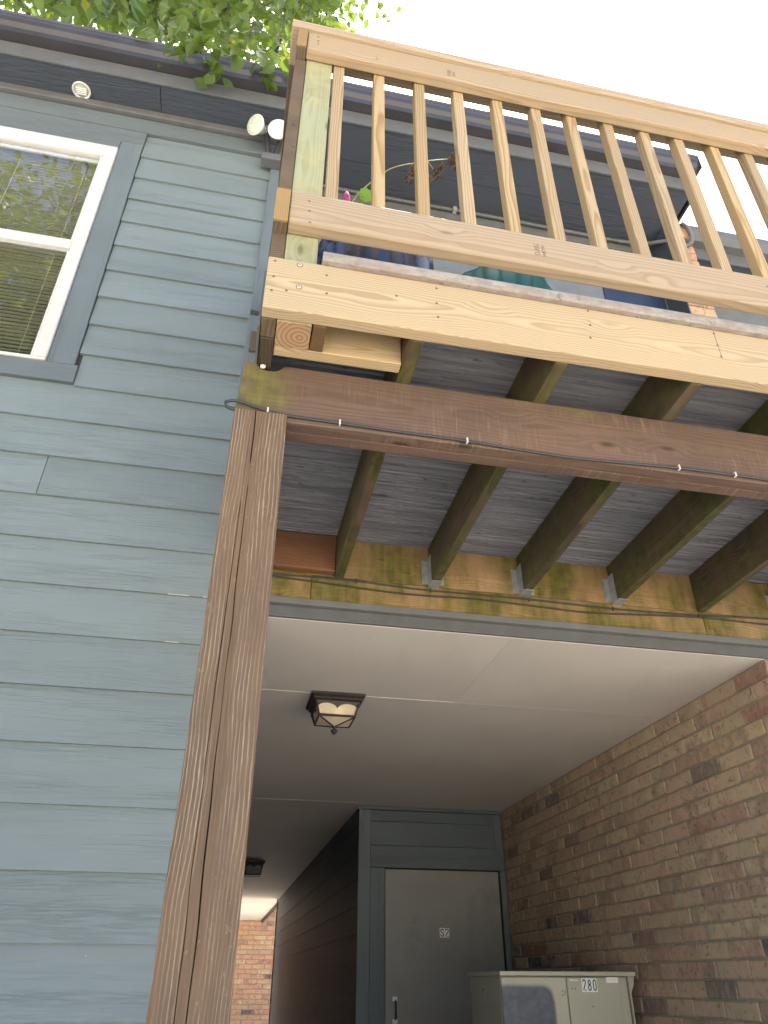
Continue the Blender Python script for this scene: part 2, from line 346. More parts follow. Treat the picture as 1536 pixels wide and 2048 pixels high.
def cab_patch():
    s = NT('beige_cabinet_worn_patch'); ob = s.tc.outputs['Object']; sp = s.n('ShaderNodeSeparateXYZ', {0: ob})
    n = s.noise(ob, 9, 3); n2 = s.noise(ob, 30, 5, .7)
    base = s.mix(s.rng(s.noise(ob, 4, 5), .3, .7), (.44, .415, .305), (.52, .49, .37))
    # rounded shape: x from the left edge to .105, top at z .57 of this door
    dx = s.math('DIVIDE', s.math('ABSOLUTE', s.math('ADD', sp.outputs[0], .07)), .175); dz = s.math('DIVIDE', s.math('ABSOLUTE', s.math('SUBTRACT', sp.outputs[2], .22)), .385)
    d = s.math('POWER', s.math('ADD', s.math('POWER', dx, 7.0), s.math('POWER', dz, 12.0)), .125)
    d = s.math('ADD', d, s.math('MULTIPLY', s.math('SUBTRACT', n, .5), .05))
    c = s.mix(s.rng(d, 1.04, .96), base, s.mix(s.rng(n2, .4, .75), (.085, .095, .115), (.15, .16, .18)))
    return s.fin(c, .5)
m_cabp = cab_patch()
m_patch_dark = flat('stained_patch', (.075, .085, .10), .6)
m_black = flat('black_vinyl_ink', (.008, .008, .008), .4, var=0)
m_sticker = flat('white_sticker', (.84, .84, .80), .4, 0, .05)
m_sticker_dim = flat('dusty_sticker', (.45, .47, .40), .5, 0, .1)
m_trim_grey = flat('grey_trim_paint', (.15, .155, .145), .6)  # plain grey trim colour, less blue than the wall trim
m_mortar = flat('mortar', (.28, .25, .19), .95, 0, .2, 30, .8)
m_mortar2 = flat('mortar_tan', (.30, .22, .15), .95, 0, .2, 30, .8)
m_concrete = flat('driveway_concrete', (.50, .465, .41), .9, 0, .12, 1.5, .3)
m_stamp = flat('grade_stamp_ink', (.21, .165, .125), .7, var=.3, scale=200)
m_navy = flat('navy_glazed_planter', (.018, .024, .075), .22, 0, .15, 10, .05, spec=.8)
m_teal = flat('teal_plastic', (.01, .13, .15), .25, 0, .15, 8, .1, spec=.7)
m_pink = flat('magenta_plastic', (.42, .03, .20), .35, 0, .05)
m_soil = flat('soil', (.03, .02, .015), .95)
m_stem = flat('plant_stem', (.34, .34, .14), .6)
m_dead = flat('withered_leaf', (.095, .07, .06), .85, 0, .5, 60, .6)
m_bark = flat('tree_bark', (.07, .055, .045), .95, 0, .3, 20, .8)
m_caulk = flat('ceiling_caulk', (.72, .68, .60), .8)
m_navy_panel = flat('navy_panel_paint', (.03, .045, .09), .4)
m_wall_light = flat('balcony_wall_paint', (.17, .185, .20), .6)

def ceiling_material():
    s = NT('ceiling_paint'); ob = s.tc.outputs['Object']
    n = s.noise(s.map(ob, (1.2, 1.2, 1)), 1, 3); g = s.noise(s.map(ob, (16, 110, 1)), 1, 4, .6, dist=.5); p = s.noise(s.map(ob, (1.4, 2.6, 1)), 1, 2)
    c = s.mix(s.rng(n, .3, .7), (.62, .57, .505), (.70, .64, .56))
    d = s.noise(s.map(ob, (55, 55, 1)), 1, 1); c = s.mix(s.rng(d, .76, .79, 0, .6), c, (.75, .72, .66))
    d2 = s.noise(s.map(ob, (7, 3, 1)), 1, 5, .7); c = s.mix(s.rng(d2, .5, .75, 0, .22), c, (.50, .455, .39))
    return s.fin(c, .6, s.bump(s.math('MULTIPLY', g, s.rng(p, .45, .65)), .5, .003))
m_ceil = ceiling_material()

def deckboard_material():
    s = NT('composite_deck_underside'); ob = s.tc.outputs['Object']; rnd = s.oi.outputs['Random']
    ov = s.n('ShaderNodeVectorMath', {0: ob, 1: s.n('ShaderNodeCombineXYZ', {0: s.math('MULTIPLY', rnd, 31.0), 1: 0.0, 2: rnd}).outputs[0]}, operation='ADD').outputs[0]
    n = s.noise(s.map(ov, (2.5, 85, 6)), 1, 5, .65); b = s.noise(s.map(ov, (1.2, 5, 5)), 1, 4)
    c = s.mix(s.rng(n, .3, .7), (.12, .122, .14), (.33, .325, .345))  # stain streaks, contrast raised in colour to stand in for rib shading
    c = s.mix(s.rng(b, .45, .7, 0, .5), c, (.12, .125, .14))
    k = s.noise(s.map(ov, (7, 55, 8)), 1, 6, .75); c = s.mix(s.rng(k, .60, .68, 0, .8), c, (.03, .028, .03))
    return s.fin(c, .85, s.bump(n, .3, .002))
m_deck = deckboard_material()
def nosing_material():
    s = NT('weathered_deck_edge'); ob = s.tc.outputs['Object']
    n = s.noise(s.map(ob, (30, 60, 60)), 1, 6, .7); sp = s.n('ShaderNodeSeparateXYZ', {0: ob})
    c = s.mix(s.rng(n, .3, .7), (.20, .185, .165), (.38, .35, .30))
    k = s.noise(s.map(ob, (26, 40, 30), (3, 3, 3)), 1, 6, .75); c = s.mix(s.rng(k, .58, .68, 0, .8), c, (.075, .065, .065))
    l = s.noise(s.map(ob, (9, 20, 20), (6, 3, 3)), 1, 6, .8); c = s.mix(s.rng(l, .60, .68, 0, .8), c, (.28, .27, .09))
    pk = s.noise(s.map(ob, (5, 15, 25), (1, 8, 3)), 1, 5, .7); c = s.mix(s.rng(pk, .48, .62, 0, .5), c, (.28, .20, .18))
    return s.fin(c, .9, s.bump(n, .6, .003))
m_nose = nosing_material()

def brick_material(name, warm=0.0):
    s = NT(name); ob = s.tc.outputs['Object']; rnd = s.oi.outputs['Random']
    v = s.n('ShaderNodeVectorMath', {0: ob, 1: s.n('ShaderNodeCombineXYZ', {0: s.math('MULTIPLY', rnd, 90.0), 1: s.math('MULTIPLY', rnd, 50.0), 2: s.math('MULTIPLY', rnd, 70.0)}).outputs[0]}, operation='ADD').outputs[0]
    pal = [(0, (.39, .30, .20)), (.18, (.40, .285, .205)), (.36, (.42, .335, .22)), (.52, (.36, .25, .18)), (.66, (.40, .30, .21)), (.78, (.32, .245, .175)), (.86, (.43, .36, .24)), (.925, (.26, .145, .11)), (.95, (.17, .14, .125)), (.98, (.075, .075, .085))]
    pal = [(p, (min(.6, c[0]*1.16), c[1]*1.10, c[2]*1.08)) for p, c in pal]
    if warm: pal = [(p, (c[0]*1.25, c[1]*.98, c[2]*.86)) for p, c in pal]  # brighter orange palette: warm light on the far wall put into the colour
    c = s.ramp(rnd, pal, 'CONSTANT')
    n1 = s.noise(v, 9, 4, .65); n2 = s.noise(v, 26, 6, .7, dist=1.0); n3 = s.noise(s.map(v, (1, 1, .35)), 38, 4, .7)
    r2 = s.math('FRACT', s.math('MULTIPLY', rnd, 57.0))
    c = s.mix(s.rng(n1, .42, .62, 0, .8), c, s.ramp(r2, [(0, (.38, .33, .22)), (.3, (.30, .20, .145)), (.5, (.24, .19, .145)), (.7, (.42, .31, .22)), (1, (.46, .40, .27))], 'CONSTANT'))
    c = s.mix(s.rng(n2, .54, .66, 0, .8), c, (.15, .105, .08))
    c = s.mix(s.rng(n3, .5, .68, 0, .5), c, (.44, .39, .29))
    h = s.math('ADD', n3, s.math('MULTIPLY', n2, .6))
    return s.fin(c, .92, s.bump(h, .5, .004), spec=.2)
m_brick = brick_material('mottled_brick'); m_brick_warm = brick_material('mottled_brick_far', 1)

def glass_material(name, refl=1.0, tint=(1, 1, 1)):
    s = NT(name); t = s.t; t.nodes.remove(s.b)
    tr = s.n('ShaderNodeBsdfTransparent', {0: tint}); gl = s.n('ShaderNodeBsdfGlossy', {'Color': (1, 1, 1), 'Roughness': 0.0})
    wav = s.noise(s.tc.outputs['Object'], 3.0, 2)
    s.set(gl.inputs['Normal'], s.bump(wav, .06, .02))
    g_ = s.n('ShaderNodeNewGeometry'); dt = s.n('ShaderNodeVectorMath', {0: g_.outputs['Normal'], 1: g_.outputs['Incoming']}, operation='DOT_PRODUCT').outputs['Value']
    om = s.math('SUBTRACT', 1.0, s.math('ABSOLUTE', dt)); fac = s.math('ADD', .085*refl, s.math('MULTIPLY', s.math('POWER', om, 5.0), .95), clamp=True)
    mx = s.n('ShaderNodeMixShader', {0: fac}); s.t.links.new(tr.outputs[0], mx.inputs[1]); s.t.links.new(gl.outputs[0], mx.inputs[2])
    out = [n for n in t.nodes if n.type == 'OUTPUT_MATERIAL'][0]; t.links.new(mx.outputs[0], out.inputs[0]); return s.m
m_glass = glass_material('window_glass')
def frosted(name, col, trans=.6):
    s = NT(name); s.b.inputs['Transmission Weight'].default_value = trans; s.b.inputs['IOR'].default_value = 1.2
    return s.fin(col, .45)
m_frost = frosted('cream_frosted_glass', (.80, .70, .50), .3)
m_frost_grey = frosted('grey_frosted_glass', (.3, .31, .32), .3)
m_bulbglass = flat('par_bulb_lens', (.56, .56, .44), .25, 0, .15, 40, .6, spec=.7)
m_bulbwhite = flat('par_bulb_white', (.74, .72, .66), .3, 0, .05)
def lit(name, col, st):
    s = NT(name); s.b.inputs['Emission Color'].default_value = (*col, 1); s.b.inputs['Emission Strength'].default_value = st; return s.fin(col, .5)
m_bulb = lit('lit_bulb', (1, .8, .5), .8)

def leaf_material(name, a, b, trans=.45):
    s = NT(name); t = s.t; rnd = s.oi.outputs['Random']; geo = s.n('ShaderNodeNewGeometry')
    rv = s.n('ShaderNodeMath', {0: rnd, 1: geo.outputs['Random Per Island']}, operation='ADD').outputs[0]; rv = s.math('FRACT', rv)
    c = s.mix(rv, a, b); c = s.mix(s.rng(rv, .93, .95, 0, .6), c, (.28, .22, .03))
    n = s.noise(s.tc.outputs['Object'], 50, 3); c = s.mix(s.rng(n, .4, .7, 0, .3), c, tuple(x*.5 for x in a))
    s.fin(c, .45, spec=.5)
    tl = s.n('ShaderNodeBsdfTranslucent', {'Color': s.mix(.5, c, (.30, .42, .04))}); mx = s.n('ShaderNodeMixShader', {0: trans})
    out = [n for n in t.nodes if n.type == 'OUTPUT_MATERIAL'][0]
    t.links.new(s.b.outputs[0], mx.inputs[1]); t.links.new(tl.outputs[0], mx.inputs[2]); t.links.new(mx.outputs[0], out.inputs[0]); return s.m
m_leaf = leaf_material('tree_leaf', (.045, .09, .015), (.11, .165, .025), .38); m_leaf2 = leaf_material('tree_leaf_dense', (.055, .10, .02), (.11, .17, .03), .3)
m_leafb = leaf_material('bright_leaf', (.22, .45, .05), (.25, .5, .06), .3)

# ================================================================== SETTING
g = board('ground', -400, 400, -400, 400, GROUND-.2, GROUND, m_concrete, None, 0); g['kind'] = 'structure'

# ------------------------------------------------------------------ facade of the building
DF = 2.62                       # plane of the lap edges
B = thing('apartment_building', (-1.5, 2.7, GROUND), 'blue grey apartment building with lap siding, white window and dark eaves', 'building')
def clap(name, x0, x1, z, ex, D, mat, parent, dj=0.0):
    e = random.uniform(-.0012, .0012)+dj
    prof = [(D+e, z), (D+.0145, z+ex+.018), (D+.019, z+ex+.018), (D+.0155+e, z)]
    return prism(name, prof, 'X', x0, x1, mat, parent)
EX = .1903; Z0 = 2.190
XL, XR = -6.0, -.147
k = 0
z = Z0-EX
joint_rows = {3: -.863, 6: -2.4, 9: -1.7, 12: -3.0, 1: -2.2}
while z > GROUND:
    k += 1
    j = joint_rows.get(k)
    xr = XR if k < 2 else -.06
    if j: clap('plank', XL, j-.0015, z, EX, DF, m_side, B); clap('plank', j+.0015, xr, z, EX, DF, m_side, B, .0008)
    else: clap('plank', XL, xr, z, EX, DF, m_side, B)
    z -= EX
for i in range(10):             # beside and left of the window
    z = Z0+EX*i
    clap('plank', -.848 if i == 0 else (-.862 if z < 3.9 else -.862), XR, z, EX if i < 9 else .197, DF, m_side, B)
    clap('plank', XL, -2.10, z, EX, DF, m_side, B)
# a few seams where the paint has cracked
for (x0, x1, zz) in ((-.30, -.22, Z0-5*EX), (-.17, -.12, Z0-5*EX), (-.28, -.23, Z0-6*EX), (-.15, -.10, Z0-6*EX)):
    join_boxes('paint_crack', [(x0, x1, DF-.002, DF+.002, zz-.0010, zz+.0002)], m_caulk, B, (x0, DF, zz))
board('frieze_board', XL, -.07, DF-.012, DF+.02, 4.118, 4.262, m_trim_x, B)
board('moulding', XL, -.07, DF-.045, DF-.012, 4.235, 4.289, m_fascia, B, .006)
board('corner_board', -.146, -.092, DF-.022, DF+.016, 2.80, 4.10, m_trim_z, B)
board('corner_board', -.150, -.060, DF-.004, DF+.02, 2.2, 2.785, m_trim_z, B)
board('blocking', -.128, -.094, DF-.02, DF-.005, 2.53, 2.66, wood_old_y, B)
# wall behind the planks, with the window opening
for (x0, x1, z0, z1) in ((XL, -1.98, GROUND, 4.3), (-1.0, -.07, GROUND, 4.3), (-1.98, -1.0, GROUND, 2.28), (-1.98, -1.0, 3.94, 4.3)):
    board('wall', x0, x1, 2.636, 2.72, z0, z1, m_room, B, 0)
board('wall', -3, -.1, 3.4, 3.45, 1.5, 4.4, m_room, B, 0)
for x in (-2.6, -.12): board('wall', x, x+.03, 2.725, 3.40, 1.5, 4.3, m_room, B, 0)
# casings
board('casing', -.984, -.866, DF-.006, DF+.012, 2.302, 4.00, m_trim_z, B)
board('casing', -2.098, -1.98, DF-.006, DF+.012, 2.302, 4.00, m_trim_z, B)
board('casing', -2.12, -.850, DF-.010, DF+.014, 2.200, 2.298, m_trim_x, B)
board('casing', -1.978, -.986, DF-.008, DF+.012, 3.925, 4.00, m_trim_x, B)
board('head_board', XL, -.864, DF-.006, DF+.012, 4.002, 4.117, m_trim_x, B)
# window
WX0, WX1, WZ0, WZ1 = -1.978, -.986, 2.300, 3.922
win = join_boxes('window', [(WX0, WX1, DF-.018, DF+.05, WZ1-.092, WZ1), (WX0, WX1, DF-.018, DF+.05, WZ0, WZ0+.018),
      (WX0, WX0+.062, DF-.018, DF+.05, WZ0+.0185, WZ1-.0925), (WX1-.062, WX1, DF-.018, DF+.05, WZ0+.0185, WZ1-.0925)], m_white, B, (-1.48, DF, 3.1)); bevel(win, .008, 3)
ix0, ix1 = WX0+.063, WX1-.063
o = board('meeting_rail', ix0, ix1, DF-.012, DF+.02, 3.043, 3.108, m_white, win, .004)
o = join_boxes('sash', [(ix0, ix0+.022, DF-.006, DF+.012, 3.109, 3.828), (ix1-.012, ix1, DF-.006, DF+.012, 3.109, 3.828), (ix0, ix1, DF+.021, DF+.03, 3.80, 3.822)], m_white, win, (-1.48, DF, 3.4))
o = join_boxes('sash', [(ix0, ix0+.014, DF+.008, DF+.024, 2.3195, 3.042), (ix1-.014, ix1, DF+.008, DF+.024, 2.3195, 3.042), (ix0, ix1, DF+.026, DF+.04, 2.3195, 2.334)], m_white, win, (-1.48, DF, 2.7))
board('pane', ix0+.014, ix1-.014, DF+.000, DF+.003, 3.10, 3.835, m_glass, win, 0)
board('pane', ix0+.014, ix1-.014, DF+.014, DF+.017, 2.318, 3.05, m_glass, win, 0)
bl = thing('window_blind', (-1.48, DF+.09, 2.3), 'closed horizontal mini blind behind the glass of the white window', 'blind')
sl_prof = [(-.0125, -.0016), (0, .0008), (.0125, -.0016), (.0125, -.0008), (0, .0016), (-.0125, -.0008)]
sl_me = None; zz = 2.325
tilt = R(20)
pr = [(p[0]*math.cos(tilt)-p[1]*math.sin(tilt), p[0]*math.sin(tilt)+p[1]*math.cos(tilt)) for p in sl_prof]
first = prism('slat', pr, 'X', -.455, .455, m_blind, bl); sl_me = first.data
first.location = Vector((-1.482, DF+.085, zz))-wloc(bl)
while zz < 3.84:
    zz += .0232
    s_ = first.copy(); C.objects.link(s_); s_.location = Vector((-1.482, DF+.085+random.uniform(-.001, .001), zz))-wloc(bl); s_.rotation_euler = (R(random.uniform(-2.5, 2.5)), 0, 0)
board('head_rail', -1.94, -1.03, DF+.07, DF+.11, 3.855, 3.89, m_blind, bl, .003)
for x in (-1.14, -1.48, -1.83): tube('ladder_cord', [(x, DF+.069, 2.31), (x, DF+.069, 3.1), (x, DF+.069, 3.86)], .0012, m_blind, bl, 6)

# ------------------------------------------------------------------ eaves, balcony recess
XE = 2.53                       # right end of the roof
YF = 2.416
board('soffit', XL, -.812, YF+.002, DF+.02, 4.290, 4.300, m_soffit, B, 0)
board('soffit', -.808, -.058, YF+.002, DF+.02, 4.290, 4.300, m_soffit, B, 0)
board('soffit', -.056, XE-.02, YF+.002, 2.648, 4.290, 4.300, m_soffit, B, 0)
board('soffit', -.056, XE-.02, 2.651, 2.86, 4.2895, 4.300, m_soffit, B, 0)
board('fascia', XL, XE-.005, YF-.012, YF+.001, 4.283, 4.40, m_fascia, B, .002)
# gutter: ogee section, hollow
gp = [(2.402, 4.40), (2.345, 4.40), (2.338, 4.43), (2.320, 4.455), (2.312, 4.48), (2.312, 4.515), (2.306, 4.520), (2.306, 4.528), (2.318, 4.528), (2.320, 4.49), (2.330, 4.46), (2.350, 4.41), (2.402, 4.41)]
prism('gutter', gp, 'X', XL, XE+.01, m_gutter, B)
board('gutter_end_cap', XE+.0102, XE+.014, 2.308, 2.402, 4.401, 4.525, m_gutter, B, 0)
prism('roof', [(2.33, 4.505), (2.33, 4.518), (8.0, 6.3), (8.0, 6.2), (2.403, 4.44), (2.403, 4.502)], 'X', XL, XE, m_shingle, B)
board('rake_board', XE+.0005, XE+.015, 2.42, 8, 4.285, 4.46, m_gutter, B, 0)
board('wall', XL, XE-.03, 2.90, 8, 4.31, 4.42, m_room, B, 0)
board('wall', XL, XE-.04, 8.01, 8.1, 1.5, 6.2, m_side, B, 0)
# recessed balcony wall
board('wall', -.056, 2.02, 2.87, 2.95, 1.25, 4.288, m_wall_light, B, 0)
board('navy_panel', 2.022, 2.455, 2.862, 2.90, 1.66, 4.0, m_navy_panel, B, .003)  # flat navy panel across the right end of the balcony wall
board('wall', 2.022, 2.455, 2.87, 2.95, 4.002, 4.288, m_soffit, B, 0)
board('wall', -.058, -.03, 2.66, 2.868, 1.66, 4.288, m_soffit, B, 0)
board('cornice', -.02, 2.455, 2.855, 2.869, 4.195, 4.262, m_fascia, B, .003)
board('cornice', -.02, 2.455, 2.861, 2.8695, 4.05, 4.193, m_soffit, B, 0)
board('wall', -.06, 2.60, 2.740, 8.0, 1.262, 1.60, m_room, B, 0)      # floor of the upper storey

# conduit along the balcony ceiling
cd = thing('electrical_conduit', (0, 2.84, 4.27), 'ribbed grey flexible conduit running along the balcony soffit and round the brick end', 'conduit')
tube('hose', [(-.02, 2.838, 4.268), (.6, 2.838, 4.262), (1.2, 2.838, 4.268), (1.8, 2.836, 4.262), (2.2, 2.835, 4.258), (2.38, 2.80, 4.235), (2.47, 2.69, 4.14), (2.54, 2.668, 4.085), (2.605, 2.665, 4.12), (2.63, 2.665, 4.20), (2.625, 2.668, 4.29), (2.60, 2.675, 4.34)], .0135, m_conduit, cd, 12, ring=(.010, .0018))
for x in (1.045, .25): join_boxes('strap', [(x-.012, x+.012, 2.822, 2.853, 4.247, 4.286)], m_grey_metal, cd, (x, 2.84, 4.26))

# soffit vent light
vt = thing('soffit_light', (-1.25, 2.536, 4.289), 'small round pale light set in the soffit above the window', 'light')
lathe('rim', [(.030, 0), (.050, 0), (.052, -.006), (.046, -.011), (.041, -.008), (.038, -.001)], (-1.25, 2.536, 4.289), m_white, vt, 40)
lathe('lens', [(.0, -.0055), (.02, -.0055), (.0375, -.0045), (.0375, -.001)], (-1.25, 2.536, 4.289), m_sticker_dim, vt, 32)
join_boxes('grille', [(-1.278, -1.222, 2.520+i*.011, 2.524+i*.011, 4.2795, 4.2838) for i in range(4)], m_sticker, vt, (-1.25, 2.536, 4.283))

# floodlight
fl = thing('floodlight', (-.15, 2.58, 3.98), 'twin bulb floodlight on a grey box at the top of the corner board', 'floodlight')
o = board('box', -.205, -.088, 2.535, 2.597, 3.975, 4.035, m_fascia, fl, .004)
def par_bulb(c, ax, dark_):
    ax = Vector(ax).normalized(); q = Vector((0, 0, 1)).rotation_difference(ax).to_matrix()
    prof = [(.014, -.115), (.016, -.085), (.022, -.075), (.030, -.055), (.045, -.03), (.057, -.012), (.061, -.004), (.060, .0), (.056, .003)]
    b = lathe('bulb', prof, c, m_bulbwhite, fl, 36, ax)
    l = lathe('lens', [(.0565, .001), (.052, .006), (.035, .010), (.012, .012), (.0, .0125)], c, m_bulbglass if dark_ else m_bulbwhite, b, 36, ax)
    return Vector(c)-ax*.10
c1 = (-.262, 2.47, 4.175); a1 = (-.62, -.62, -.42); b1 = par_bulb(c1, a1, True)
c2 = (-.128, 2.455, 4.150); a2 = (-.15, -.85, -.45); b2 = par_bulb(c2, a2, False)
for bpt, base in ((b1, (-.165, 2.57, 4.03)), (b2, (-.13, 2.57, 4.03))):
    tube('arm', [base, (Vector(base)+bpt)/2+Vector((0, 0, .01)), bpt], .017, m_gutter, fl, 14)
    tube('socket', [bpt+Vector((0, 0, 0)), bpt+(bpt-Vector(base))*.12, bpt+(bpt-Vector(base))*.2], .021, m_fascia, fl, 16)

# ------------------------------------------------------------------ brickwork
def brick_mesh(L, H, T, ax):
    vs = []
    for x in (-.5, .5):
        for y in (-.5, .5):
            for zz in (-.5, .5):
                vs.append([x*L+random.uniform(-.005, .005), y*T, zz*H+random.uniform(-.0032, .0032)])
    if ax == 'Y': vs = [(-v[1], v[0], v[2]) for v in vs]
    me = mesh_from(vs, BOXF, 'brick')
    bm = bmesh.new(); bm.from_mesh(me); bmesh.ops.recalc_face_normals(bm, faces=bm.faces)
    bmesh.ops.bevel(bm, geom=list(bm.edges), offset=.0035, segments=1, affect='EDGES', profile=.6)
    bm.to_mesh(me); bm.free(); return me
def lay(parent, ax, a0, a1, z0, z1, face, out, LM, HM, mat, joint=.0095, T=.03, vis=None, phase=0.0):
    """running bond; ax = wall direction, face = plane of the brick faces, out = +1/-1 direction into the wall"""
    full = [brick_mesh(LM-joint, HM-joint, T, ax) for _ in range(5)]
    cache = {}
    row = 0; zz = z1-HM/2; n = 0; stuff = []
    while zz > z0+HM*.3:
        s_ = a0-(LM/2 if row % 2 else 0)-phase
        while s_ < a1:
            p0, p1 = max(s_, a0), min(s_+LM, a1); Lb = p1-p0
            if Lb > .05:
                c_ = (p0+p1)/2; dd = random.uniform(-.0022, .0022); pos = face+out*(T/2+.001)+dd
                loc = (c_, pos, zz) if ax == 'X' else (pos, c_, zz)
                if vis is None or vis(c_, zz):
                    if abs(Lb-LM) < .002: me = random.choice(full)
                    else:
                        key = round(Lb, 3)
                        if key not in cache: cache[key] = brick_mesh(Lb-joint, HM-joint, T, ax)
                        me = cache[key]
                    o_ = link('brick', me, parent, loc, mat); n += 1
                    if random.random() < .5: o_.rotation_euler = (0, 0, math.pi)
                    o_.rotation_euler.rotate_axis('Y' if ax == 'X' else 'X', R(random.uniform(-.5, .5)))
                else:
                    h = LM*0+Lb/2-joint/2; t = T/2; hz = HM/2-joint/2
                    stuff.append((loc[0]-(h if ax == 'X' else t), loc[0]+(h if ax == 'X' else t), loc[1]-(t if ax == 'X' else h), loc[1]+(t if ax == 'X' else h), zz-hz, zz+hz))
            s_ += LM
        zz -= HM; row += 1
    if stuff:
        o_ = join_boxes('brickwork', stuff, mat, parent, wloc(parent)); o_['kind'] = 'stuff'
    return n
XB = 2.296
bw = thing('brick_wall', (XB, 4.5, GROUND), 'tan mottled brick wall along the right side of the breezeway', 'wall')
board('mortar', XB+.0075, XB+.19, 2.7405, 6.60, GROUND, 1.2615, m_mortar, bw, 0)
nb = lay(bw, 'Y', 2.722, 6.30, GROUND, 1.228, XB, 1, .250, .0757, m_brick, vis=lambda a, zz: zz > -.26)
# pier upstairs
bp = thing('brick_pier', (2.55, 2.78, 1.66), 'narrow red brown brick pier at the right end of the balcony', 'pier')
board('mortar', 2.468, 2.640, 2.698, 2.868, 1.66, 4.288, m_mortar2, bp, 0)
board('mortar', 2.556, 2.640, 2.698, 2.868, 4.289, 4.362, m_mortar2, bp, 0)
board('painted_side', 2.460, 2.4675, 2.696, 2.866, 1.66, 4.287, m_soffit, bp, 0)
lay(bp, 'X', 2.460, 2.648, 3.0, 4.288, 2.69, 1, .25, .0757, m_brick_warm)
lay(bp, 'X', 2.552, 2.648, 4.289, 4.366, 2.69, 1, .25, .0757, m_brick_warm)
# far brick building seen down the breezeway
fb_ = thing('far_brick_wall', (0, 19.8, GROUND), 'orange tan brick wall at the far end of the breezeway, warm light in its colour', 'wall')
board('mortar', -5, 6, 19.708, 20.0, GROUND, 3.2, m_mortar2, fb_, 0)
lay(fb_, 'X', -5.0, 6.0, GROUND, 3.2, 19.70, 1, .285, .0945, m_brick_warm, joint=.014, vis=lambda a, zz: .45 < a < 1.75 and -1.15 < zz < 1.62)

# ------------------------------------------------------------------ breezeway
ce = thing('ceiling', (1, 5, 1.23), None, None); ce['kind'] = 'structure'
def panel(x0, x1, y0, y1): return board('ceiling_panel', x0, x1, y0, y1, 1.230+random.uniform(0, .0004), 1.244, m_ceil, ce, .0006)
ys = [2.735, 3.600, 6.180, 8.72, 11.26, 13.8, 16.4, 19.68]
for i in range(len(ys)-1):
    for x0, x1 in ((-.1, 1.113), (1.114, 2.302)):
        if x0 > 1 and ys[i+1] > 6.19: continue
        if i == 1:
            if x0 < 0: panel(-.1, 2.302, ys[i]+.0012, ys[i+1]-.0012)
            continue
        panel(x0, min(x1, 1.113) if ys[i] > 6.1 else x1, ys[i]+.0012, ys[i+1]-.0012)
board('ceiling_backing', -.1, 2.302, 2.735, 6.45, 1.2455, 1.26, m_room, ce, 0)
board('ceiling_backing', -.1, 1.16, 6.451, 19.68, 1.2455, 1.6, m_room, ce, 0)
for (x0, x1, y) in ((-.05, .362, 3.6), (.632, 1.10, 3.6), (-.05, .62, 6.18), (.66, 1.05, 6.18)):
    vs = []; n_ = 24
    for i in range(n_+1):
        x = x0+(x1-x0)*i/n_; wd = .0022+.0016*noise.noise(Vector((x*14, y, 3))); yy = y+.0015*noise.noise(Vector((x*9, y, 0)))
        vs += [(x, yy-wd, 1.2285), (x, yy+wd, 1.2285), (x, yy+wd, 1.2305), (x, yy-wd, 1.2305)]
    fs = [(i*4+a_, i*4+(a_+1) % 4, (i+1)*4+(a_+1) % 4, (i+1)*4+a_) for i in range(n_) for a_ in range(4)]
    cx = Vector((x0, y, 1.23)); me = mesh_from([Vector(v)-cx for v in vs], fs); link('caulk_line', me, ce, cx, m_caulk)
board('edge_trim', 1.114, 1.165, 14.5, 19.68, 1.19, 1.244, m_bronze, ce, .004)
board('ceiling_panel', 1.1145, 2.302, 6.1815, 6.302, 1.2305, 1.244, m_ceil, ce, .001)
# trim over the opening
board('drip_board', -.1, 2.62, 2.692, 2.722, 1.279, 1.306, m_trim_grey, B, .002)
board('header_board', -.1, 2.62, 2.716, 2.733, 1.231, 1.278, m_fascia, B, .002)
# left wall of the breezeway (hidden by the post from here)
lw = thing('breezeway_wall', (-.12, 8, GROUND), 'dark lap sided left wall inside the breezeway', 'wall')
board('wall', -.20, -.115, 2.735, 14.4, GROUND, 1.229, m_room, lw, 0)
zz = GROUND
while zz < 1.2:
    prism('plank', [(-.098, zz), (-.106, min(1.229, zz+.205)), (-.112, min(1.229, zz+.205)), (-.112, zz)], 'Y', 2.735, 14.4, m_side_shade_y, lw); zz += EX
board('wall', -6, -.21, 2.73, 14.4, GROUND, 1.26, m_room, B, 0)

# storage closet
YC = 6.296
sc_ = thing('storage_closet', (1.7, 10, GROUND), 'dark blue grey storage closet with a dusty grey door at the back of the breezeway', 'closet')
board('wall', 1.10, 2.29, YC+.08, 14.38, GROUND, 1.228, m_room, sc_, 0)
zz = 1.229-EX*.8; first_ = True
while zz > GROUND-.1:
    top = min(1.228, zz+EX+.018)
    prism('plank', [(1.080, max(zz, GROUND)), (1.0885, top), (1.097, top), (1.097, max(zz, GROUND))], 'Y', YC+.012, 14.4, m_side_shade_y, sc_); zz -= EX
board('corner_board', 1.078, 1.174, YC-.020, YC+.010, GROUND, 1.200, m_cl_z, sc_)
board('corner_board', 1.062, 1.0785, 14.36, 14.42, GROUND, 1.228, m_bronze, sc_)
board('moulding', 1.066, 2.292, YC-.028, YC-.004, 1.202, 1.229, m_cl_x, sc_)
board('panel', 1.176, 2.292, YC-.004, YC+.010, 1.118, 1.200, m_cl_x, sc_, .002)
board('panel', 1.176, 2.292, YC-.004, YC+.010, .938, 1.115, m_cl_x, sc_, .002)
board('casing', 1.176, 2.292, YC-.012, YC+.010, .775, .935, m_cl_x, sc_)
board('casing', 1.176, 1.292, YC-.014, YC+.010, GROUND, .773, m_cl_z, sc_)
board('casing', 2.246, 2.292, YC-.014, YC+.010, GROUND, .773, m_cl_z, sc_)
board('casing', 2.225, 2.2905, YC-.008, YC+.006, .937, 1.2005, m_cl_z, sc_)
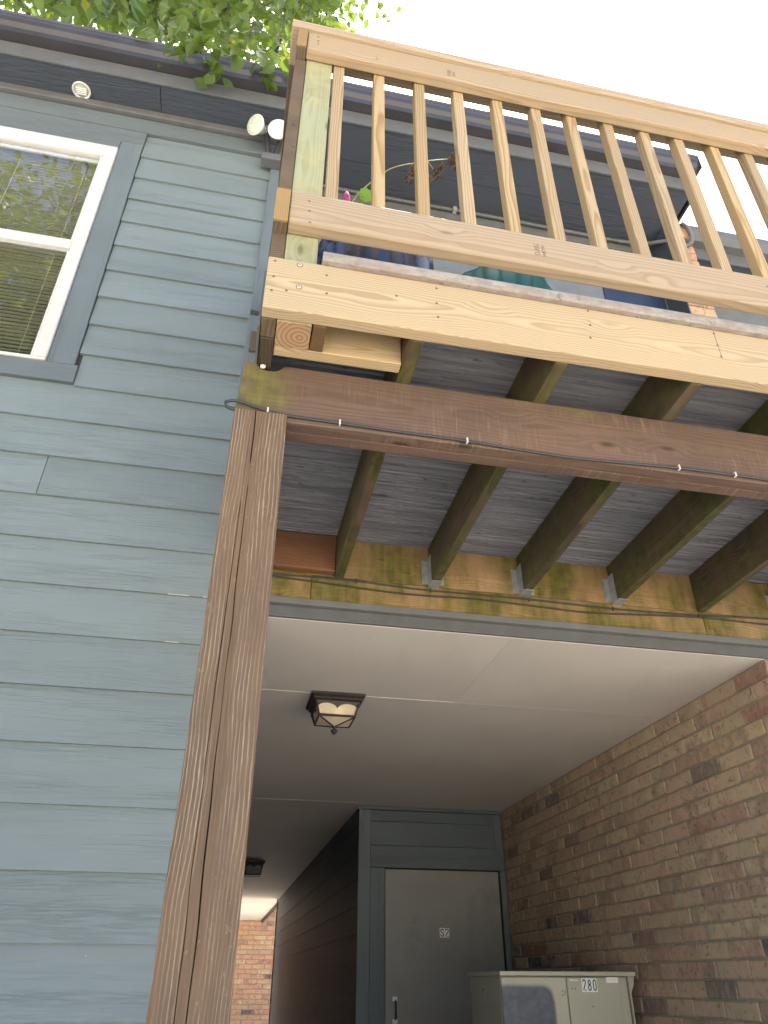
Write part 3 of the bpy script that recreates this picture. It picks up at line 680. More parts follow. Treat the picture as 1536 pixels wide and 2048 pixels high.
dr = board('door', 1.299, 2.234, YC+.002, YC+.04, GROUND+.02, .765, m_door, sc_, .002)
tube('handle', [(1.375, YC+.002, -.100), (1.372, YC-.03, -.115), (1.371, YC-.036, -.16), (1.372, YC-.03, -.205), (1.375, YC+.002, -.22)], .006, m_black, dr, 10)
board('handle_plate', 1.352, 1.388, YC-.004, YC+.0018, -.108, -.080, m_sticker, dr, .001)
board('handle_plate', 1.352, 1.388, YC-.004, YC+.0018, -.245, -.215, m_sticker, dr, .001)
ds = thing('door_number', (1.765, YC, .333), 'small white door number reading S2 in black', 'sign')
board('backing', 1.727, 1.7645, YC-.0005, YC+.0014, .300, .363, m_sticker, ds, 0, .0006)
board('backing', 1.7655, 1.803, YC-.0005, YC+.0014, .299, .362, m_sticker, ds, 0, .0006)
strokes('numeral', 'S', 1.746, .3315, .030, .050, YC-.0012, m_black, ds, .0062); strokes('numeral', '2', 1.784, .3305, .030, .050, YC-.0012, m_black, ds, .0062)

# ceiling lanterns
def lantern(x0, x1, y0, y1, zt, label, glass, lit_, flat_=False):
    cx, cy = (x0+x1)/2, (y0+y1)/2; W = (x1-x0)/2
    L = thing('ceiling_lantern', (cx, cy, zt), label, 'lantern', 'square ceiling lanterns of the breezeway')
    def sq(w, z): return [(cx+sx*w, cy+sy*w, z) for sx, sy in ((-1, -1), (1, -1), (1, 1), (-1, 1))]
    def frus(name, steps, mat, parent, capb=True):
        vs = []; fs = []
        for w_, z_ in steps: vs += sq(w_, z_)
        for i in range(len(steps)-1):
            for j in range(4): fs.append((i*4+j, i*4+(j+1) % 4, (i+1)*4+(j+1) % 4, (i+1)*4+j))
        fs.append((0, 1, 2, 3)); 
        if capb: fs.append(tuple(len(vs)-4+i for i in range(4))[::-1])
        c = Vector((cx, cy, zt)); me = mesh_from([Vector(v)-c for v in vs], fs)
        bm = bmesh.new(); bm.from_mesh(me); bmesh.ops.recalc_face_normals(bm, faces=bm.faces); bm.to_mesh(me); bm.free()
        return link(name, me, parent, c, mat)
    frus('canopy', [(W, zt-.0005), (W, zt-.012), (W*.93, zt-.020), (W*.90, zt-.021), (W*.90, zt-.030), (W*.83, zt-.036)], m_bronze, L)
    wt, wb, zb = W*.80, W*.66, zt-(.145 if flat_ else .105)
    zt2 = zt-.0365
    # scalloped valance and glass on each side
    for kx in range(4):
        ang = kx*math.pi/2; q = Matrix.Rotation(ang, 3, 'Z')
        n_ = 28; vs = []; fs = []
        for i in range(n_+1):
            u = -1+2*i/n_; arch = abs(math.sin((u+1)*math.pi)) ** .55; drop = .034-.024*arch
            for d_ in (0, .004):
                for zz_, ww in ((zt2, wt), (zt2-drop, wt-(wt-wb)*drop/.069)):
                    vs.append(Vector((cx, cy, 0))+q @ Vector((u*ww, -ww+d_, zz_)))
        for i in range(n_):
            a_ = i*4; b_ = a_+4
            fs += [(a_, b_, b_+1, a_+1), (a_+2, a_+3, b_+3, b_+2), (a_+1, b_+1, b_+3, a_+3)]
        c = Vector((cx, cy, zt)); link('valance', mesh_from([v-c for v in vs], fs), L, c, m_bronze)
        vs = [Vector((cx, cy, 0))+q @ Vector(v) for v in ((-wt+.006, -wt+.006, zt2), (wt-.006, -wt+.006, zt2), (wb-.004, -wb+.006, zb+.002), (-wb+.004, -wb+.006, zb+.002))]
        vs += [v+q @ Vector((0, .003, 0)) for v in vs]
        link('glass_pane', mesh_from([v-c for v in vs], [(0, 1, 2, 3), (7, 6, 5, 4), (0, 4, 5, 1), (1, 5, 6, 2), (2, 6, 7, 3), (3, 7, 4, 0)]), L, c, glass)
        A_ = Vector((cx, cy, 0))+q @ Vector((-wt, -wt, zt2)); B_ = Vector((cx, cy, 0))+q @ Vector((-wb, -wb, zb))
        tube('corner_bar', [A_, A_.lerp(B_, .25), A_.lerp(B_, .5), B_], lambda t: .0052+.0035*math.exp(-((t-.3)/.07)**2), m_bronze, L, 10)
        D_ = Vector((cx, cy, 0))+q @ Vector((wb, -wb, zb))
        d = (D_-B_).normalized(); mx = [min(B_.x, D_.x)-.004, max(B_.x, D_.x)+.004, min(B_.y, D_.y)-.004, max(B_.y, D_.y)+.004, zb-.005, zb+.006]
        board('bottom_bar', *mx, m_bronze, L, .001)
        # bottom glass pyramid and its ribs down to the finial
        if flat_: continue
        apex = Vector((cx, cy, zb-.030))
        P1, P2 = B_+Vector((0, 0, -.002)), D_+Vector((0, 0, -.002))
        vs = [P1, P2, apex]; vs += [v+Vector((0, 0, .003)) for v in vs]
        link('glass_pane', mesh_from([v-c for v in vs], [(0, 2, 1), (3, 4, 5), (0, 1, 4, 3), (1, 2, 5, 4), (2, 0, 3, 5)]), L, c, glass)
        tube('rib', [P1, P1.lerp(apex, .5), apex], .0042, m_bronze, L, 8)
    if flat_:
        board('glass_pane', cx-wb+.004, cx+wb-.004, cy-wb+.004, cy+wb-.004, zb-.001, zb+.002, glass, L, 0)
    else: lathe('finial', [(.004, 0), (.012, -.002), (.013, -.006), (.006, -.010), (.006, -.013), (.015, -.018), (.017, -.024), (.013, -.032), (.006, -.040), (.001, -.043)], (cx, cy, zb-.028), m_bronze, L, 20)
    lathe('bulb', [(.0, .0), (.014, .002), (.024, .014), (.026, .026), (.018, .042), (.012, .052)], (cx+.018, cy-.02, zb+.012), m_bulb if lit_ else m_white, L, 20)
lantern(.362, .634, 3.563, 3.835, 1.23, 'bronze ceiling lantern with cream scalloped glass, the nearer of the two', m_frost, True)
lantern(.285, .545, 9.73, 9.99, 1.23, 'dark ceiling lantern with grey glass, farther down the breezeway', m_frost_grey, False, True)

# utility cabinet
uc = thing('utility_cabinet', (1.85, 4.6, GROUND), 'beige steel utility cabinet numbered 280 in front of the brick wall', 'cabinet')
YU = 4.30
board('body', 1.497, 2.205, YU+.012, 4.83, GROUND, .035, m_cab, uc, .004)
board('door', 1.498, 1.855, YU-.004, YU+.011, GROUND+.1, .030, m_cabp, uc, .004)['label'] = 'cabinet door with a big dark worn patch'
board('door', 1.861, 2.196, YU-.004, YU+.011, GROUND+.1, .030, m_cab, uc, .004)
board('lid', 1.485, 2.245, YU-.028, 4.85, .036, .056, m_cab, uc, .003)
prism('side_flange', [(2.206, .035), (2.242, .035), (2.236, .0), (2.214, -.04), (2.212, GROUND), (2.206, GROUND)], 'Y', YU-.01, YU+.03, m_cab, uc)
board('strip', 2.150, 2.1955, YU-.0065, YU-.0042, GROUND+.1, .0295, m_cab, uc, .001)
board('vent_label', 2.083, 2.162, YU-.0056, YU-.0042, .006, .032, m_sticker, uc, 0)
board('scrape_mark', 1.875, 1.925, YU-.0050, YU-.0042, .014, .022, m_caulk, uc, 0)
for (x, zz_) in ((1.885, -.02), (1.903, -.021), (1.99, -.098), (1.83, -.03), (1.84, -.045), (1.828, -.05), (1.845, -.035)):
    lathe('rust_spot', [(.0035, 0), (.0030, .0008)], (x, YU-.0042, zz_), m_screw, uc, 10, (0, -1, 0))
us = thing('cabinet_number', (1.98, YU, -.005), 'white sticker strip reading 280 in black on the beige cabinet', 'sign')
text_x = (1.955, 1.984, 2.013)
for i, ch in enumerate('280'):
    x = text_x[i]; board('backing', x-.0143, x+.0143, YU-.0062, YU-.0044, -.035, .026, m_sticker, us, 0, .0004)
    strokes('numeral', ch, x, -.0045, .018, .048, YU-.0070, m_black, us, .0052)
dm = thing('warning_sticker', (1.49, 4.6, -.04), 'small diamond shaped warning sticker on the shaded cabinet side', 'sticker')
prism('diamond', [(4.57, -.045), (4.59, -.012), (4.61, -.045), (4.59, -.078)], 'X', 1.4945, 1.4965, m_sticker_dim, dm)
prism('emblem', [(4.578, -.034), (4.59, -.014), (4.602, -.034), (4.59, -.026)], 'X', 1.4935, 1.4943, m_black, dm)

# ================================================================== DECK
DX = 2.90
D = thing('timber_deck', (1.4, 2.0, GROUND), 'raised timber deck with weathered post, dark beam, mossy joists and a new pine rim board', 'deck')
HZ = 1.42; TZ = 1.605
# ledger
board('ledger', -.05, DX, 2.705, 2.7135, HZ+.0015, TZ, wood_ledger, D)
board('ledger', -.05, .245, 2.700, 2.7155, 1.307, HZ-.0015, wood_ledger, D)
board('ledger', .247, 2.02, 2.703, 2.7155, 1.307, HZ-.0015, wood_ledger, D)
board('ledger', 2.022, DX, 2.702, 2.7155, 1.307, HZ-.0015, wood_ledger, D)
board('blocking', -.0, .338, 2.665, 2.7035, HZ+.006, TZ-.012, wood_block, D)
# joists
JX = [.340, .746, 1.152, 1.586, 2.000, 2.41, 2.82]
for i, x in enumerate(JX):
    board('joist', x, x+.038, 1.3385, 2.7035, HZ, TZ-.001, wood_joist, D, .003, .001)
board('end_joist', -.046, -.008, 1.3385, 1.404, HZ, TZ-.001, wood_old_y, D)
board('end_joist', -.046, -.008, 1.406, 2.60, HZ-.001, TZ-.001, wood_joist, D)
board('flashing', -.0535, -.0475, 1.36, 2.60, HZ-.006, TZ+.02, m_fascia, D, .001)
# hangers
def hanger(x):
    t = .0016
    bx = [(x-t*2, x-.0005, 2.655, 2.7035, HZ-.002, HZ+.13), (x+.0385, x+.038+t*2, 2.655, 2.7035, HZ-.002, HZ+.13), (x-t*2, x+.038+t*2, 2.640, 2.7035, HZ-.006, HZ-.0022),
          (x-.030, x-t*2-.0004, 2.7015, 2.7043, HZ+.008, HZ+.12), (x+.038+t*2+.0004, x+.066, 2.7015, 2.7043, HZ+.008, HZ+.12)]
    o_ = join_boxes('joist_hanger', bx, m_grey_metal, D, (x, 2.68, HZ)); return o_
for x in (JX[1], JX[2], JX[3], JX[5]): hanger(x)
# beam: two plies, the front one notched round the end joist
def ply(y0, y1, xl, notch, mat):
    pr = [(xl, 1.225), (xl+.008, 1.418)]
    if notch:
        pr += [(-.048, 1.4185), (-.042, 1.406), (-.030, 1.397), (-.014, 1.394), (.004, 1.396), (.014, 1.401), (.024, 1.414), (.030, 1.4185)]
    pr += [(1.5, 1.4165)]
    pr += [(DX, 1.4185), (DX, 1.225)]
    return prism('beam_ply', pr, 'Y', y0, y1, mat, D, .003)
ply(1.500, 1.5375, -.087, True, wood_beam); ply(1.539, 1.577, -.087, False, wood_beam)
lathe('screw', [(.004, 0), (.0075, .001), (.0075, .004), (.002, .006)], (-.030, 1.497, 1.4015), m_clip, D, 14, (0, -1, 0))
for x, zz in ((.18, 1.315), (.245, 1.345), (.62, 1.34), (.97, 1.40), (.61, 1.235), (1.1, 1.36), (1.06, 1.29)):
    lathe('screw', [(.0035, 0), (.0035, .0012), (.001, .0016)], (x, 1.5, zz), m_screw, D, 10, (0, -1, 0))
# post with drying checks cut into the face
def post(x0, x1, y0, y1, zt, lab=None):
    cx, cy = (x0+x1)/2, (y0+y1)/2
    NZ = 150; zs = [GROUND+(zt-GROUND)*i/NZ for i in range(NZ+1)]
    vs = []; fs = []
    def crack(z_):   # main check wanders slightly along the face
        return x0+.064+.006*noise.noise(Vector((z_*1.4, 2, 0)))+.003*noise.noise(Vector((z_*7, 5, 0)))+(-.012*z_/1.25)
    def crack2(z_): return x0+.050+.007*noise.noise(Vector((z_*1.1, 9, 4)))+.002*noise.noise(Vector((z_*9, 1, 0)))
    def w1(z_): return max(.0002, (.0011+.0010*noise.noise(Vector((z_*3, 7, 1))))*(1 if -1.3 < z_ < 1.0 or z_ > 1.08 else .2))
    def w2(z_): return max(.0001, .0009+.0010*noise.noise(Vector((z_*2.2, 17, 1)))-(.0008 if z_ > .95 else 0))
    for i, z_ in enumerate(zs):
        ca, cb = crack(z_), crack2(z_)-.006
        if cb > ca-.010: cb = ca-.010
        a_, b_ = w1(z_), w2(z_)
        wv = lambda s_: .0006*noise.noise(Vector((z_*2.5, s_*9, 3)))
        top = zt if i == NZ else z_
        row = [(x0+wv(0), y1), (x0+wv(1), y0+.003), (x0+.003+wv(1), y0)]
        row += [(cb-b_, y0), (cb, y0+.012*min(1, b_/.0008)), (cb+b_, y0), (ca-a_, y0), (ca, y0+.018*min(1, a_/.0012)), (ca+a_, y0)]
        row += [((ca+x1)/2, y0), (x1-.003+wv(2), y0), (x1+wv(2), y0+.003), (x1+wv(3), y1)]
        jz = .004*noise.noise(Vector((3, 3, 3))) if i == NZ else 0
        for (x, y) in row: vs.append((x-cx, y-cy, top+(random.uniform(-.0015, .001) if i == NZ else 0)-GROUND))
    nr = 13
    for i in range(NZ):
        for j in range(nr):
            a_ = i*nr+j; b_ = i*nr+(j+1) % nr; fs.append((a_, b_, b_+nr, a_+nr))
    fs.append(tuple(range(nr))[::-1]); fs.append(tuple(NZ*nr+j for j in range(nr)))
    me = mesh_from(vs, fs); o_ = link('post', me, D, (cx, cy, GROUND), m_post); return o_
post(-.087, .047, 1.486, 1.4985, 1.238); po = D.children[-1]
board('post', -.0865, .0465, 1.4985, 1.62, GROUND, 1.2245, m_post, D, .003)
board('post', 2.72, 2.855, 1.4985, 1.62, GROUND, 1.2245, m_post, D, .003)
# rim boards
board('rim_board', -.046, DX, 1.300, 1.338, 1.421, 1.611, wood_pale_x, D, .0035)
board('pencil_line', 1.2436, 1.2446, 1.2994, 1.2999, 1.495, 1.605, m_screw, D, 0)
for i, (x, zz) in enumerate([(-.028, 1.595), (.037, 1.594), (.109, 1.571), (-.027, 1.534), (.04, 1.509), (-.028, 1.481), (.009, 1.489), (.112, 1.502), (.409, 1.592), (.297, 1.536), (.407, 1.533), (.409, 1.481), (.852, 1.603), (.85, 1.546), (.842, 1.495), (1.244, 1.596), (1.243, 1.548), (1.243, 1.504)]):
    if i in (1, 4):
        lathe('screw', [(.0085, 0), (.0085, .0006), (.006, .0008)], (x, 1.2998, zz), m_screwhole, D, 20, (0, -1, 0))
        lathe('screw', [(.0055, 0), (.0052, .0016), (.001, .0018)], (x, 1.2998, zz), m_clip, D, 18, (0, -1, 0))
        lathe('screw', [(.0018, .0012), (.0018, .0022)], (x, 1.2998, zz), m_black, D, 8, (0, -1, 0))
    else: lathe('screw', [(.0034, 0), (.0034, .0008), (.001, .001)], (x, 1.2998, zz), m_screw, D, 12, (0, -1, 0))
# blocking under the corner post
board('blocking', -.006, .3385, 1.430, 1.467, HZ, TZ-.002, wood_pale_x, D)
board('block', .0865, .121, 1.340, 1.428, HZ-.002, TZ-.002, wood_rough, D, .002, .001)
# deck boards, ribbed underneath
def deckprof(w_, zb, zt_):
    p = []; n_ = 7; pitch = w_/n_
    for i in range(n_):
        y = i*pitch
        if i in (0, n_-1): p += [(y+.001, zb), (y+pitch-.006, zb), (y+pitch-.001, zb+.013)] if i else [(y+.001, zb+.013), (y+.006, zb), (y+pitch-.002, zb)]
        else: p += [(y+.001, zb), (y+pitch*.62, zb), (y+pitch*.70, zb+.0075), (y+pitch*.95, zb+.0075)]
    p += [(w_, zb+.013), (w_, zt_), (0, zt_)]
    out = []
    for q_ in p:
        if not out or (abs(out[-1][0]-q_[0])+abs(out[-1][1]-q_[1])) > 1e-5: out.append(q_)
    return out
y = 1.405; W_ = .1385
while y < 2.70:
    w_ = min(W_, 2.718-y)
    if w_ > .008:
        prism('deck_board', [(y+a_, b_) for a_, b_ in deckprof(w_, 1.6065+random.uniform(-.001, .001), 1.632)], 'X', -.044, DX, m_deck, D)
    y += W_+.008
# bull-nosed front board, cut round the corner post
np_ = [(1.402, 1.6125), (1.402, 1.655)]
for i in range(9):
    t = math.pi/2+i*math.pi/2/8; np_.append((1.300+.0175*math.cos(t)*1.0, 1.6375+.0175*math.sin(t)))
np_ += [(1.2825, 1.618), (1.287, 1.6125)]
prism('front_deck_board', np_, 'X', .0955, DX, m_nose, D, 0, False)

# ------------------------------------------------------------------ railing
RL = thing('railing', (1.4, 1.35, 1.61), 'new pine railing with square balusters along the front edge of the deck', 'railing')
board('cap_rail', -.070, DX, 1.287, 1.427, 2.832, 2.872, wood_rail_x, RL, .004)
board('top_rail', -.010, DX, 1.300, 1.3375, 2.713, 2.830, wood_rail_x, RL, .004)
board('bottom_rail', -.006, DX, 1.300, 1.3375, 1.763, 1.907, wood_rail_x, RL, .004)
board('corner_post', -.006, .0835, 1.340, 1.4275, HZ, 2.830, wood_green_z, RL, .004)
me_end = board('post_foot', -.0055, .083, 1.3405, 1.427, HZ-.0022, HZ-.0004, wood_end, RL, 0)
bal_x = [.110, .254, .398, .543, .690, .838, .979, 1.128, 1.275, 1.418, 1.568, 1.712, 1.858, 2.0, 2.145, 2.29, 2.435, 2.58, 2.72]
proto = board('baluster', -.019, .019, 1.3395, 1.3775, 1.845, 2.829, wood_new_z, RL, .003)
base = proto.location.copy()
for i, x in enumerate(bal_x):
    o_ = proto if i == 0 else proto.copy()
    if i: C.objects.link(o_)
    o_.location = (base.x+x, base.y+random.uniform(0, .001), base.z); o_.rotation_euler = (0, R(random.uniform(-.25, .25)), 0)
    if i and random.random() < .5: o_.scale = (-1, 1, 1)
# return railing to the house, weathered, with fresh ends
board('side_top_rail', -.046, -.012, 1.3005, 2.59, 2.714, 2.829, wood_old_y, RL, .003)
board('side_top_rail', -.0458, -.0122, 1.2935, 1.3003, 2.7142, 2.8288, wood_endg_y, RL, .001)
board('side_cap', -.068, .02, 1.4285, 2.59, 2.832, 2.870, wood_old_y, RL, .003)
board('side_bottom_rail', -.047, -.008, 1.3005, 2.59, 1.760, 1.897, wood_old_y, RL, .003)
board('side_bottom_rail', -.0475, -.0075, 1.2925, 1.3003, 1.758, 1.899, wood_endg_y, RL, .001)
board('side_post', -.046, -.0075, 1.3405, 1.425, 1.615, 2.712, wood_old_y, RL, .003)
for y in (1.53, 1.67, 1.81, 1.95, 2.09, 2.23, 2.37, 2.51):
    board('side_baluster', -.044, -.011, y, y+.034, 1.62, 2.712, wood_old_y, RL, .002)
for (x, zz) in ((.046, 1.872), (.049, 1.828), (.053, 1.778), (.025, 2.808), (.026, 2.78), (.027, 2.76), (1.5, 1.86), (1.5, 1.80)):
    lathe('screw', [(.0032, 0), (.0032, .0008), (.001, .001)], (x, 1.2998, zz), m_screw, RL, 12, (0, -1, 0))
# grade stamps printed on the rails (read from below, turned on end)
for (s1, s2, x, zz, sz) in (('D-RIG', 'J-KILT', .500, 2.757, .020), ('D-RIG', 'SUKTW', .728, 1.838, .024)):
    text('grade_stamp', s1, sz, (x, 1.2994, zz), m_stamp, RL, (R(90), R(-90), 0), .8, .0003)
    text('grade_stamp', s2, sz*.62, (x+sz*.85, 1.2994, zz-.002), m_stamp, RL, (R(90), R(-90), 0), 1.0, .0003)
board('pencil_mark', .234, .2365, 1.2993, 1.2999, 2.735, 2.765, m_stamp, RL, 0)

# ------------------------------------------------------------------ cables
cb = thing('beam_cable', (.6, 1.495, 1.24), 'black cable clipped along the lower edge of the dark beam', 'cable')
tube('cord', [(-.05, 1.497, 1.240), (-.085, 1.492, 1.236), (-.108, 1.488, 1.240), (-.115, 1.487, 1.250), (-.105, 1.487, 1.260), (-.08, 1.489, 1.264), (-.063, 1.491, 1.262), (0, 1.494, 1.248), (.06, 1.495, 1.242), (.185, 1.495, 1.240), (.36, 1.495, 1.237), (.533, 1.495, 1.236), (.7, 1.495, 1.229), (.841, 1.495, 1.226), (1.0, 1.495, 1.232), (1.162, 1.495, 1.239), (1.353, 1.495, 1.240), (1.6, 1.495, 1.236), (2.2, 1.495, 1.24), (2.88, 1.495, 1.24)], .0042, m_cable, cb, 10)
for x, zz in ((-.004, 1.249), (.185, 1.240), (.533, 1.236), (1.162, 1.239), (1.34, 1.240)):
    board('clip', x-.0022, x+.0022, 1.489, 1.4998, zz-.007, zz+.009, m_clip, cb, .001)
cb = thing('upper_ledger_cable', (1, 2.70, 1.4), 'thin dark cable strung straight along the joint of the mossy ledger', 'cable')
tube('cord', [(-.04, 2.697, 1.404), (.085, 2.697, 1.405), (.404, 2.697, 1.409), (.724, 2.696, 1.397), (1.168, 2.696, 1.399), (1.585, 2.696, 1.392), (2.0, 2.696, 1.40), (2.347, 2.696, 1.414), (2.85, 2.696, 1.412)], .0038, m_cable, cb, 8)
for x, zz in ((.43, 1.409), (.75, 1.398), (1.19, 1.399), (1.58, 1.392), (2.0, 1.40)):
    board('clip', x-.003, x+.003, 2.690, 2.7028, zz-.008, zz+.008, m_cable, cb, .001)
cb = thing('sagging_ledger_cable', (1, 2.70, 1.37), 'brown cable sagging just below the dark cable on the mossy ledger', 'cable')
tube('cord', [(-.04, 2.696, 1.398), (.086, 2.696, 1.394), (.3, 2.696, 1.385), (.55, 2.696, 1.372), (.702, 2.696, 1.370), (.95, 2.696, 1.376), (1.279, 2.696, 1.367), (1.45, 2.696, 1.362), (1.629, 2.696, 1.371), (1.997, 2.696, 1.389), (2.4, 2.696, 1.385), (2.85, 2.696, 1.39)], .0040, m_cable2, cb, 8)

# ------------------------------------------------------------------ things standing on the deck
pl = thing('planter', (.30, 1.68, 1.633), 'navy ribbed planter standing behind the corner of the railing', 'planter')
pf = [(.12, 0), (.15, .003)]
n_ = 34
for i in range(n_):
    zz = .01+.43*i/n_; rd = .155+.045*math.sin(min(1, zz/.34)*math.pi/2)
    pf.append((rd+.0032*(1 if i % 2 else -1), zz))
pf += [(.212, .445), (.212, .462), (.198, .462), (.195, .41)]
lathe('pot', pf, (.30, 1.68, 1.633), m_navy, pl, 96)
lathe('soil', [(.195, .0), (.1, .012), (.01, .014)], (.30, 1.68, 2.045), m_soil, pl, 24)
ht = thing('hand_trowel', (.186, 1.60, 2.05), 'magenta handled hand tool stuck upright in the navy planter', 'trowel')
tube('handle', [(.188, 1.60, 2.26), (.188, 1.60, 2.32), (.187, 1.60, 2.36), (.186, 1.60, 2.392)], lambda t: .013*(1-.55*max(0, t-.8)/.2), m_pink, ht, 16)
tube('blade', [(.188, 1.60, 2.05), (.188, 1.60, 2.26)], .006, m_grey_metal, ht, 8)
pt = thing('withered_plant', (.25, 1.63, 2.05), 'leggy plant with one green leaf and withered brown leaves in the navy planter', 'plant')
tube('stem', [(.24, 1.66, 2.05), (.19, 1.60, 2.22), (.201, 1.60, 2.309), (.225, 1.6, 2.39), (.262, 1.6, 2.46), (.327, 1.6, 2.562), (.372, 1.6, 2.61), (.43, 1.6, 2.648), (.50, 1.6, 2.69), (.575, 1.6, 2.725)], lambda t: .0030-.0014*t, m_stem, pt, 8)
def blob_leaf(name, c, size, mat, parent, nrm, crumple=0.0, lobes=0, stretch=1.0, ang=0.0):
    q = Vector((0, 0, 1)).rotation_difference(Vector(nrm).normalized()).to_matrix() @ Matrix.Rotation(ang, 3, 'Z')
    vs = [Vector((0, 0, 0))]; n_ = 40; rings = 5
    for k in range(1, rings+1):
        for i in range(n_):
            t = 2*math.pi*i/n_; rd = size*k/rings*(1+(.08*math.sin(lobes*t) if lobes else 0))
            v = Vector((rd*math.cos(t)*stretch, rd*math.sin(t), 0))
            v.z = size*(.15*math.cos(2*t)*(k/rings)**2)+crumple*size*noise.noise(v*(3.2/size)+Vector(c)*7)
            if crumple: v += Vector((noise.noise(v*(2/size)+Vector((9, 1, 1))), noise.noise(v*(2/size)+Vector((1, 9, 1))), 0))*size*.35
            vs.append(v)
    fs = [(0, 1+i, 1+(i+1) % n_) for i in range(n_)]
    for k in range(rings-1):
        for i in range(n_): fs.append((1+k*n_+i, 1+(k+1)*n_+i, 1+(k+1)*n_+(i+1) % n_, 1+k*n_+(i+1) % n_))
    o_ = link(name, mesh_from([q @ v for v in vs], fs), parent, c, mat, True)
    sm = o_.modifiers.new('thick', 'SOLIDIFY'); sm.thickness = .0012; return o_
blob_leaf('leaf', (.255, 1.597, 2.392), .026, m_leafb, pt, (.1, -1, -.9), 0, 8)
tube('leaf_stalk', [(.223, 1.6, 2.385), (.236, 1.598, 2.387), (.248, 1.597, 2.39)], .0012, m_stem, pt, 6)
for (c_, s_, st, an) in (((.432, 1.60, 2.583), .020, 2.6, 1.4), ((.522, 1.60, 2.608), .018, 3.4, 1.25), ((.612, 1.60, 2.712), .026, 1.6, -.4)):
    blob_leaf('withered_leaf', c_, s_, m_dead, pt, (.2, -1, -.7), .9, 0, st, an)
for a_, b_ in (((.43, 1.6, 2.648), (.432, 1.6, 2.60)), ((.495, 1.6, 2.688), (.515, 1.6, 2.64))): tube('leaf_stalk', [a_, Vector(a_).lerp(Vector(b_), .5), b_], .0013, m_stem, pt, 6)
tb = thing('teal_tub', (.76, 1.72, 1.633), 'shiny teal plastic tub on the deck behind the bottom rail', 'tub')
lathe('tub', [(.17, 0), (.19, .01), (.205, .2), (.215, .40), (.222, .405), (.222, .42), (.208, .42), (.2, .30)], (.76, 1.74, 1.633), m_teal, tb, 48, wob=lambda t, z_: 1+.012*math.sin(9*t+z_*14)+.01*math.sin(23*t))
lathe('contents', [(.2, 0), (.1, .04), (.01, .05)], (.76, 1.74, 1.96), m_teal, tb, 24)

# ------------------------------------------------------------------ neighbouring unit beyond the pier
NBD = thing('neighbouring_building', (4.5, 3.5, GROUND), 'next pale grey unit with its own eave beyond the brick pier', 'building')
board('wall', 2.66, 12, 3.30, 3.4, GROUND, 4.44, m_wall_light, NBD, 0)
board('soffit', 2.66, 12, 2.98, 3.298, 4.44, 4.452, m_soffit, NBD, 0)
board('fascia', 2.66, 12, 2.965, 2.979, 4.43, 4.56, m_fascia, NBD, .002)
prism('gutter', [(2.964, 4.54), (2.905, 4.54), (2.885, 4.58), (2.872, 4.60), (2.872, 4.66), (2.880, 4.66), (2.884, 4.61), (2.91, 4.55), (2.964, 4.55)], 'X', 2.66, 12, m_fascia, NBD)
prism('roof', [(2.90, 4.63), (2.90, 4.645), (9, 6.3), (9, 6.2)], 'X', 2.66, 12, m_shingle, NBD)

# ------------------------------------------------------------------ trees
def leaf_mesh(L, W, fold=.25, curl=.2, name='leaf'):
    pts = [(0, 0), (.18, .30), (.42, .5), (.62, .42), (.82, .2), (1, 0)]
    vs = []; 
    for t, w_ in pts: vs.append((0, t*L, -curl*L*t*t)); 
    for t, w_ in pts[1:-1]: vs.append((w_*W, t*L, -curl*L*t*t+fold*w_*W))
    for t, w_ in pts[1:-1]: vs.append((-w_*W, t*L, -curl*L*t*t+fold*w_*W))
    fs = []
    for s_ in (6, 10):
        fs.append((0, 1, s_)); 
        for i in range(3): fs.append((i+1, i+2, s_+i+1, s_+i))
        fs.append((4, 5, s_+3))
    return vs, fs
def rand_rot():
    a_ = random.uniform(0, 2*math.pi); el = random.gauss(-.5, .5)
    return Matrix.Rotation(a_, 3, 'Z') @ Matrix.Rotation(el, 3, 'X') @ Matrix.Rotation(random.gauss(0, .6), 3, 'Y')
def foliage(name, pts, L, mat, parent, loc):
    vs = []; fs = []; loc = Vector(loc)
    lv, lf = leaf_mesh(1, .62); lv = [Vector(v) for v in lv]
    for p in pts:
        q = rand_rot(); s_ = L*random.uniform(.65, 1.2); b_ = len(vs); p = Vector(p)-loc
        vs += [q @ (v*s_)+p for v in lv]; fs += [tuple(b_+i for i in fc) for fc in lf]
    o_ = link(name, mesh_from(vs, fs), parent, loc, mat); o_['kind'] = 'stuff'; return o_
def branch(parent, a_, b_, r1, r2, sag=.0, name='branch'):
    a_, b_ = Vector(a_), Vector(b_); pts = []
    for i in range(5):
        t = i/4; p = a_.lerp(b_, t); L = (b_-a_).length
        if 0 < i < 4: p += Vector((random.uniform(-1, 1), random.uniform(-1, 1), random.uniform(-1, 1)))*L*.05
        p.z += sag*math.sin(t*math.pi); pts.append(p)
    return tube(name, pts, lambda t: r1+(r2-r1)*t, m_bark, parent, 7), pts

T1 = thing('overhanging_tree', (-2.2, 9.5, GROUND), 'green leafy tree behind the house with branches hanging over the roof', 'tree')
tube('trunk', [(-2.2, 9.5, GROUND), (-2.1, 9.4, 2), (-2.3, 9.0, 5), (-2.0, 8.5, 8.5)], lambda t: .26-.14*t, m_bark, T1, 12)
lpts = []; near = []
tips = []
hub = Vector((-2.0, 8.5, 8.5))
targets = []
for i in range(110):
    y = random.uniform(3.1, 7.0); u = random.uniform(-1.05, .06); v = 2.0+.25*max(0, u+.4)+abs(random.gauss(0, .30))
    targets.append(Vector((u*y, y, v*y)))
limbs = []
for t_ in [(-3.4, 5.0, 11.6), (-1.2, 4.6, 10.6), (-.3, 5.0, 12.0), (-2.2, 4.0, 9.0), (-.9, 3.6, 8.3), (-3.5, 4.2, 9.3), (-.25, 3.8, 8.9)]:
    o_, p_ = branch(T1, hub, t_, .07, .018, .25); limbs.append(p_)
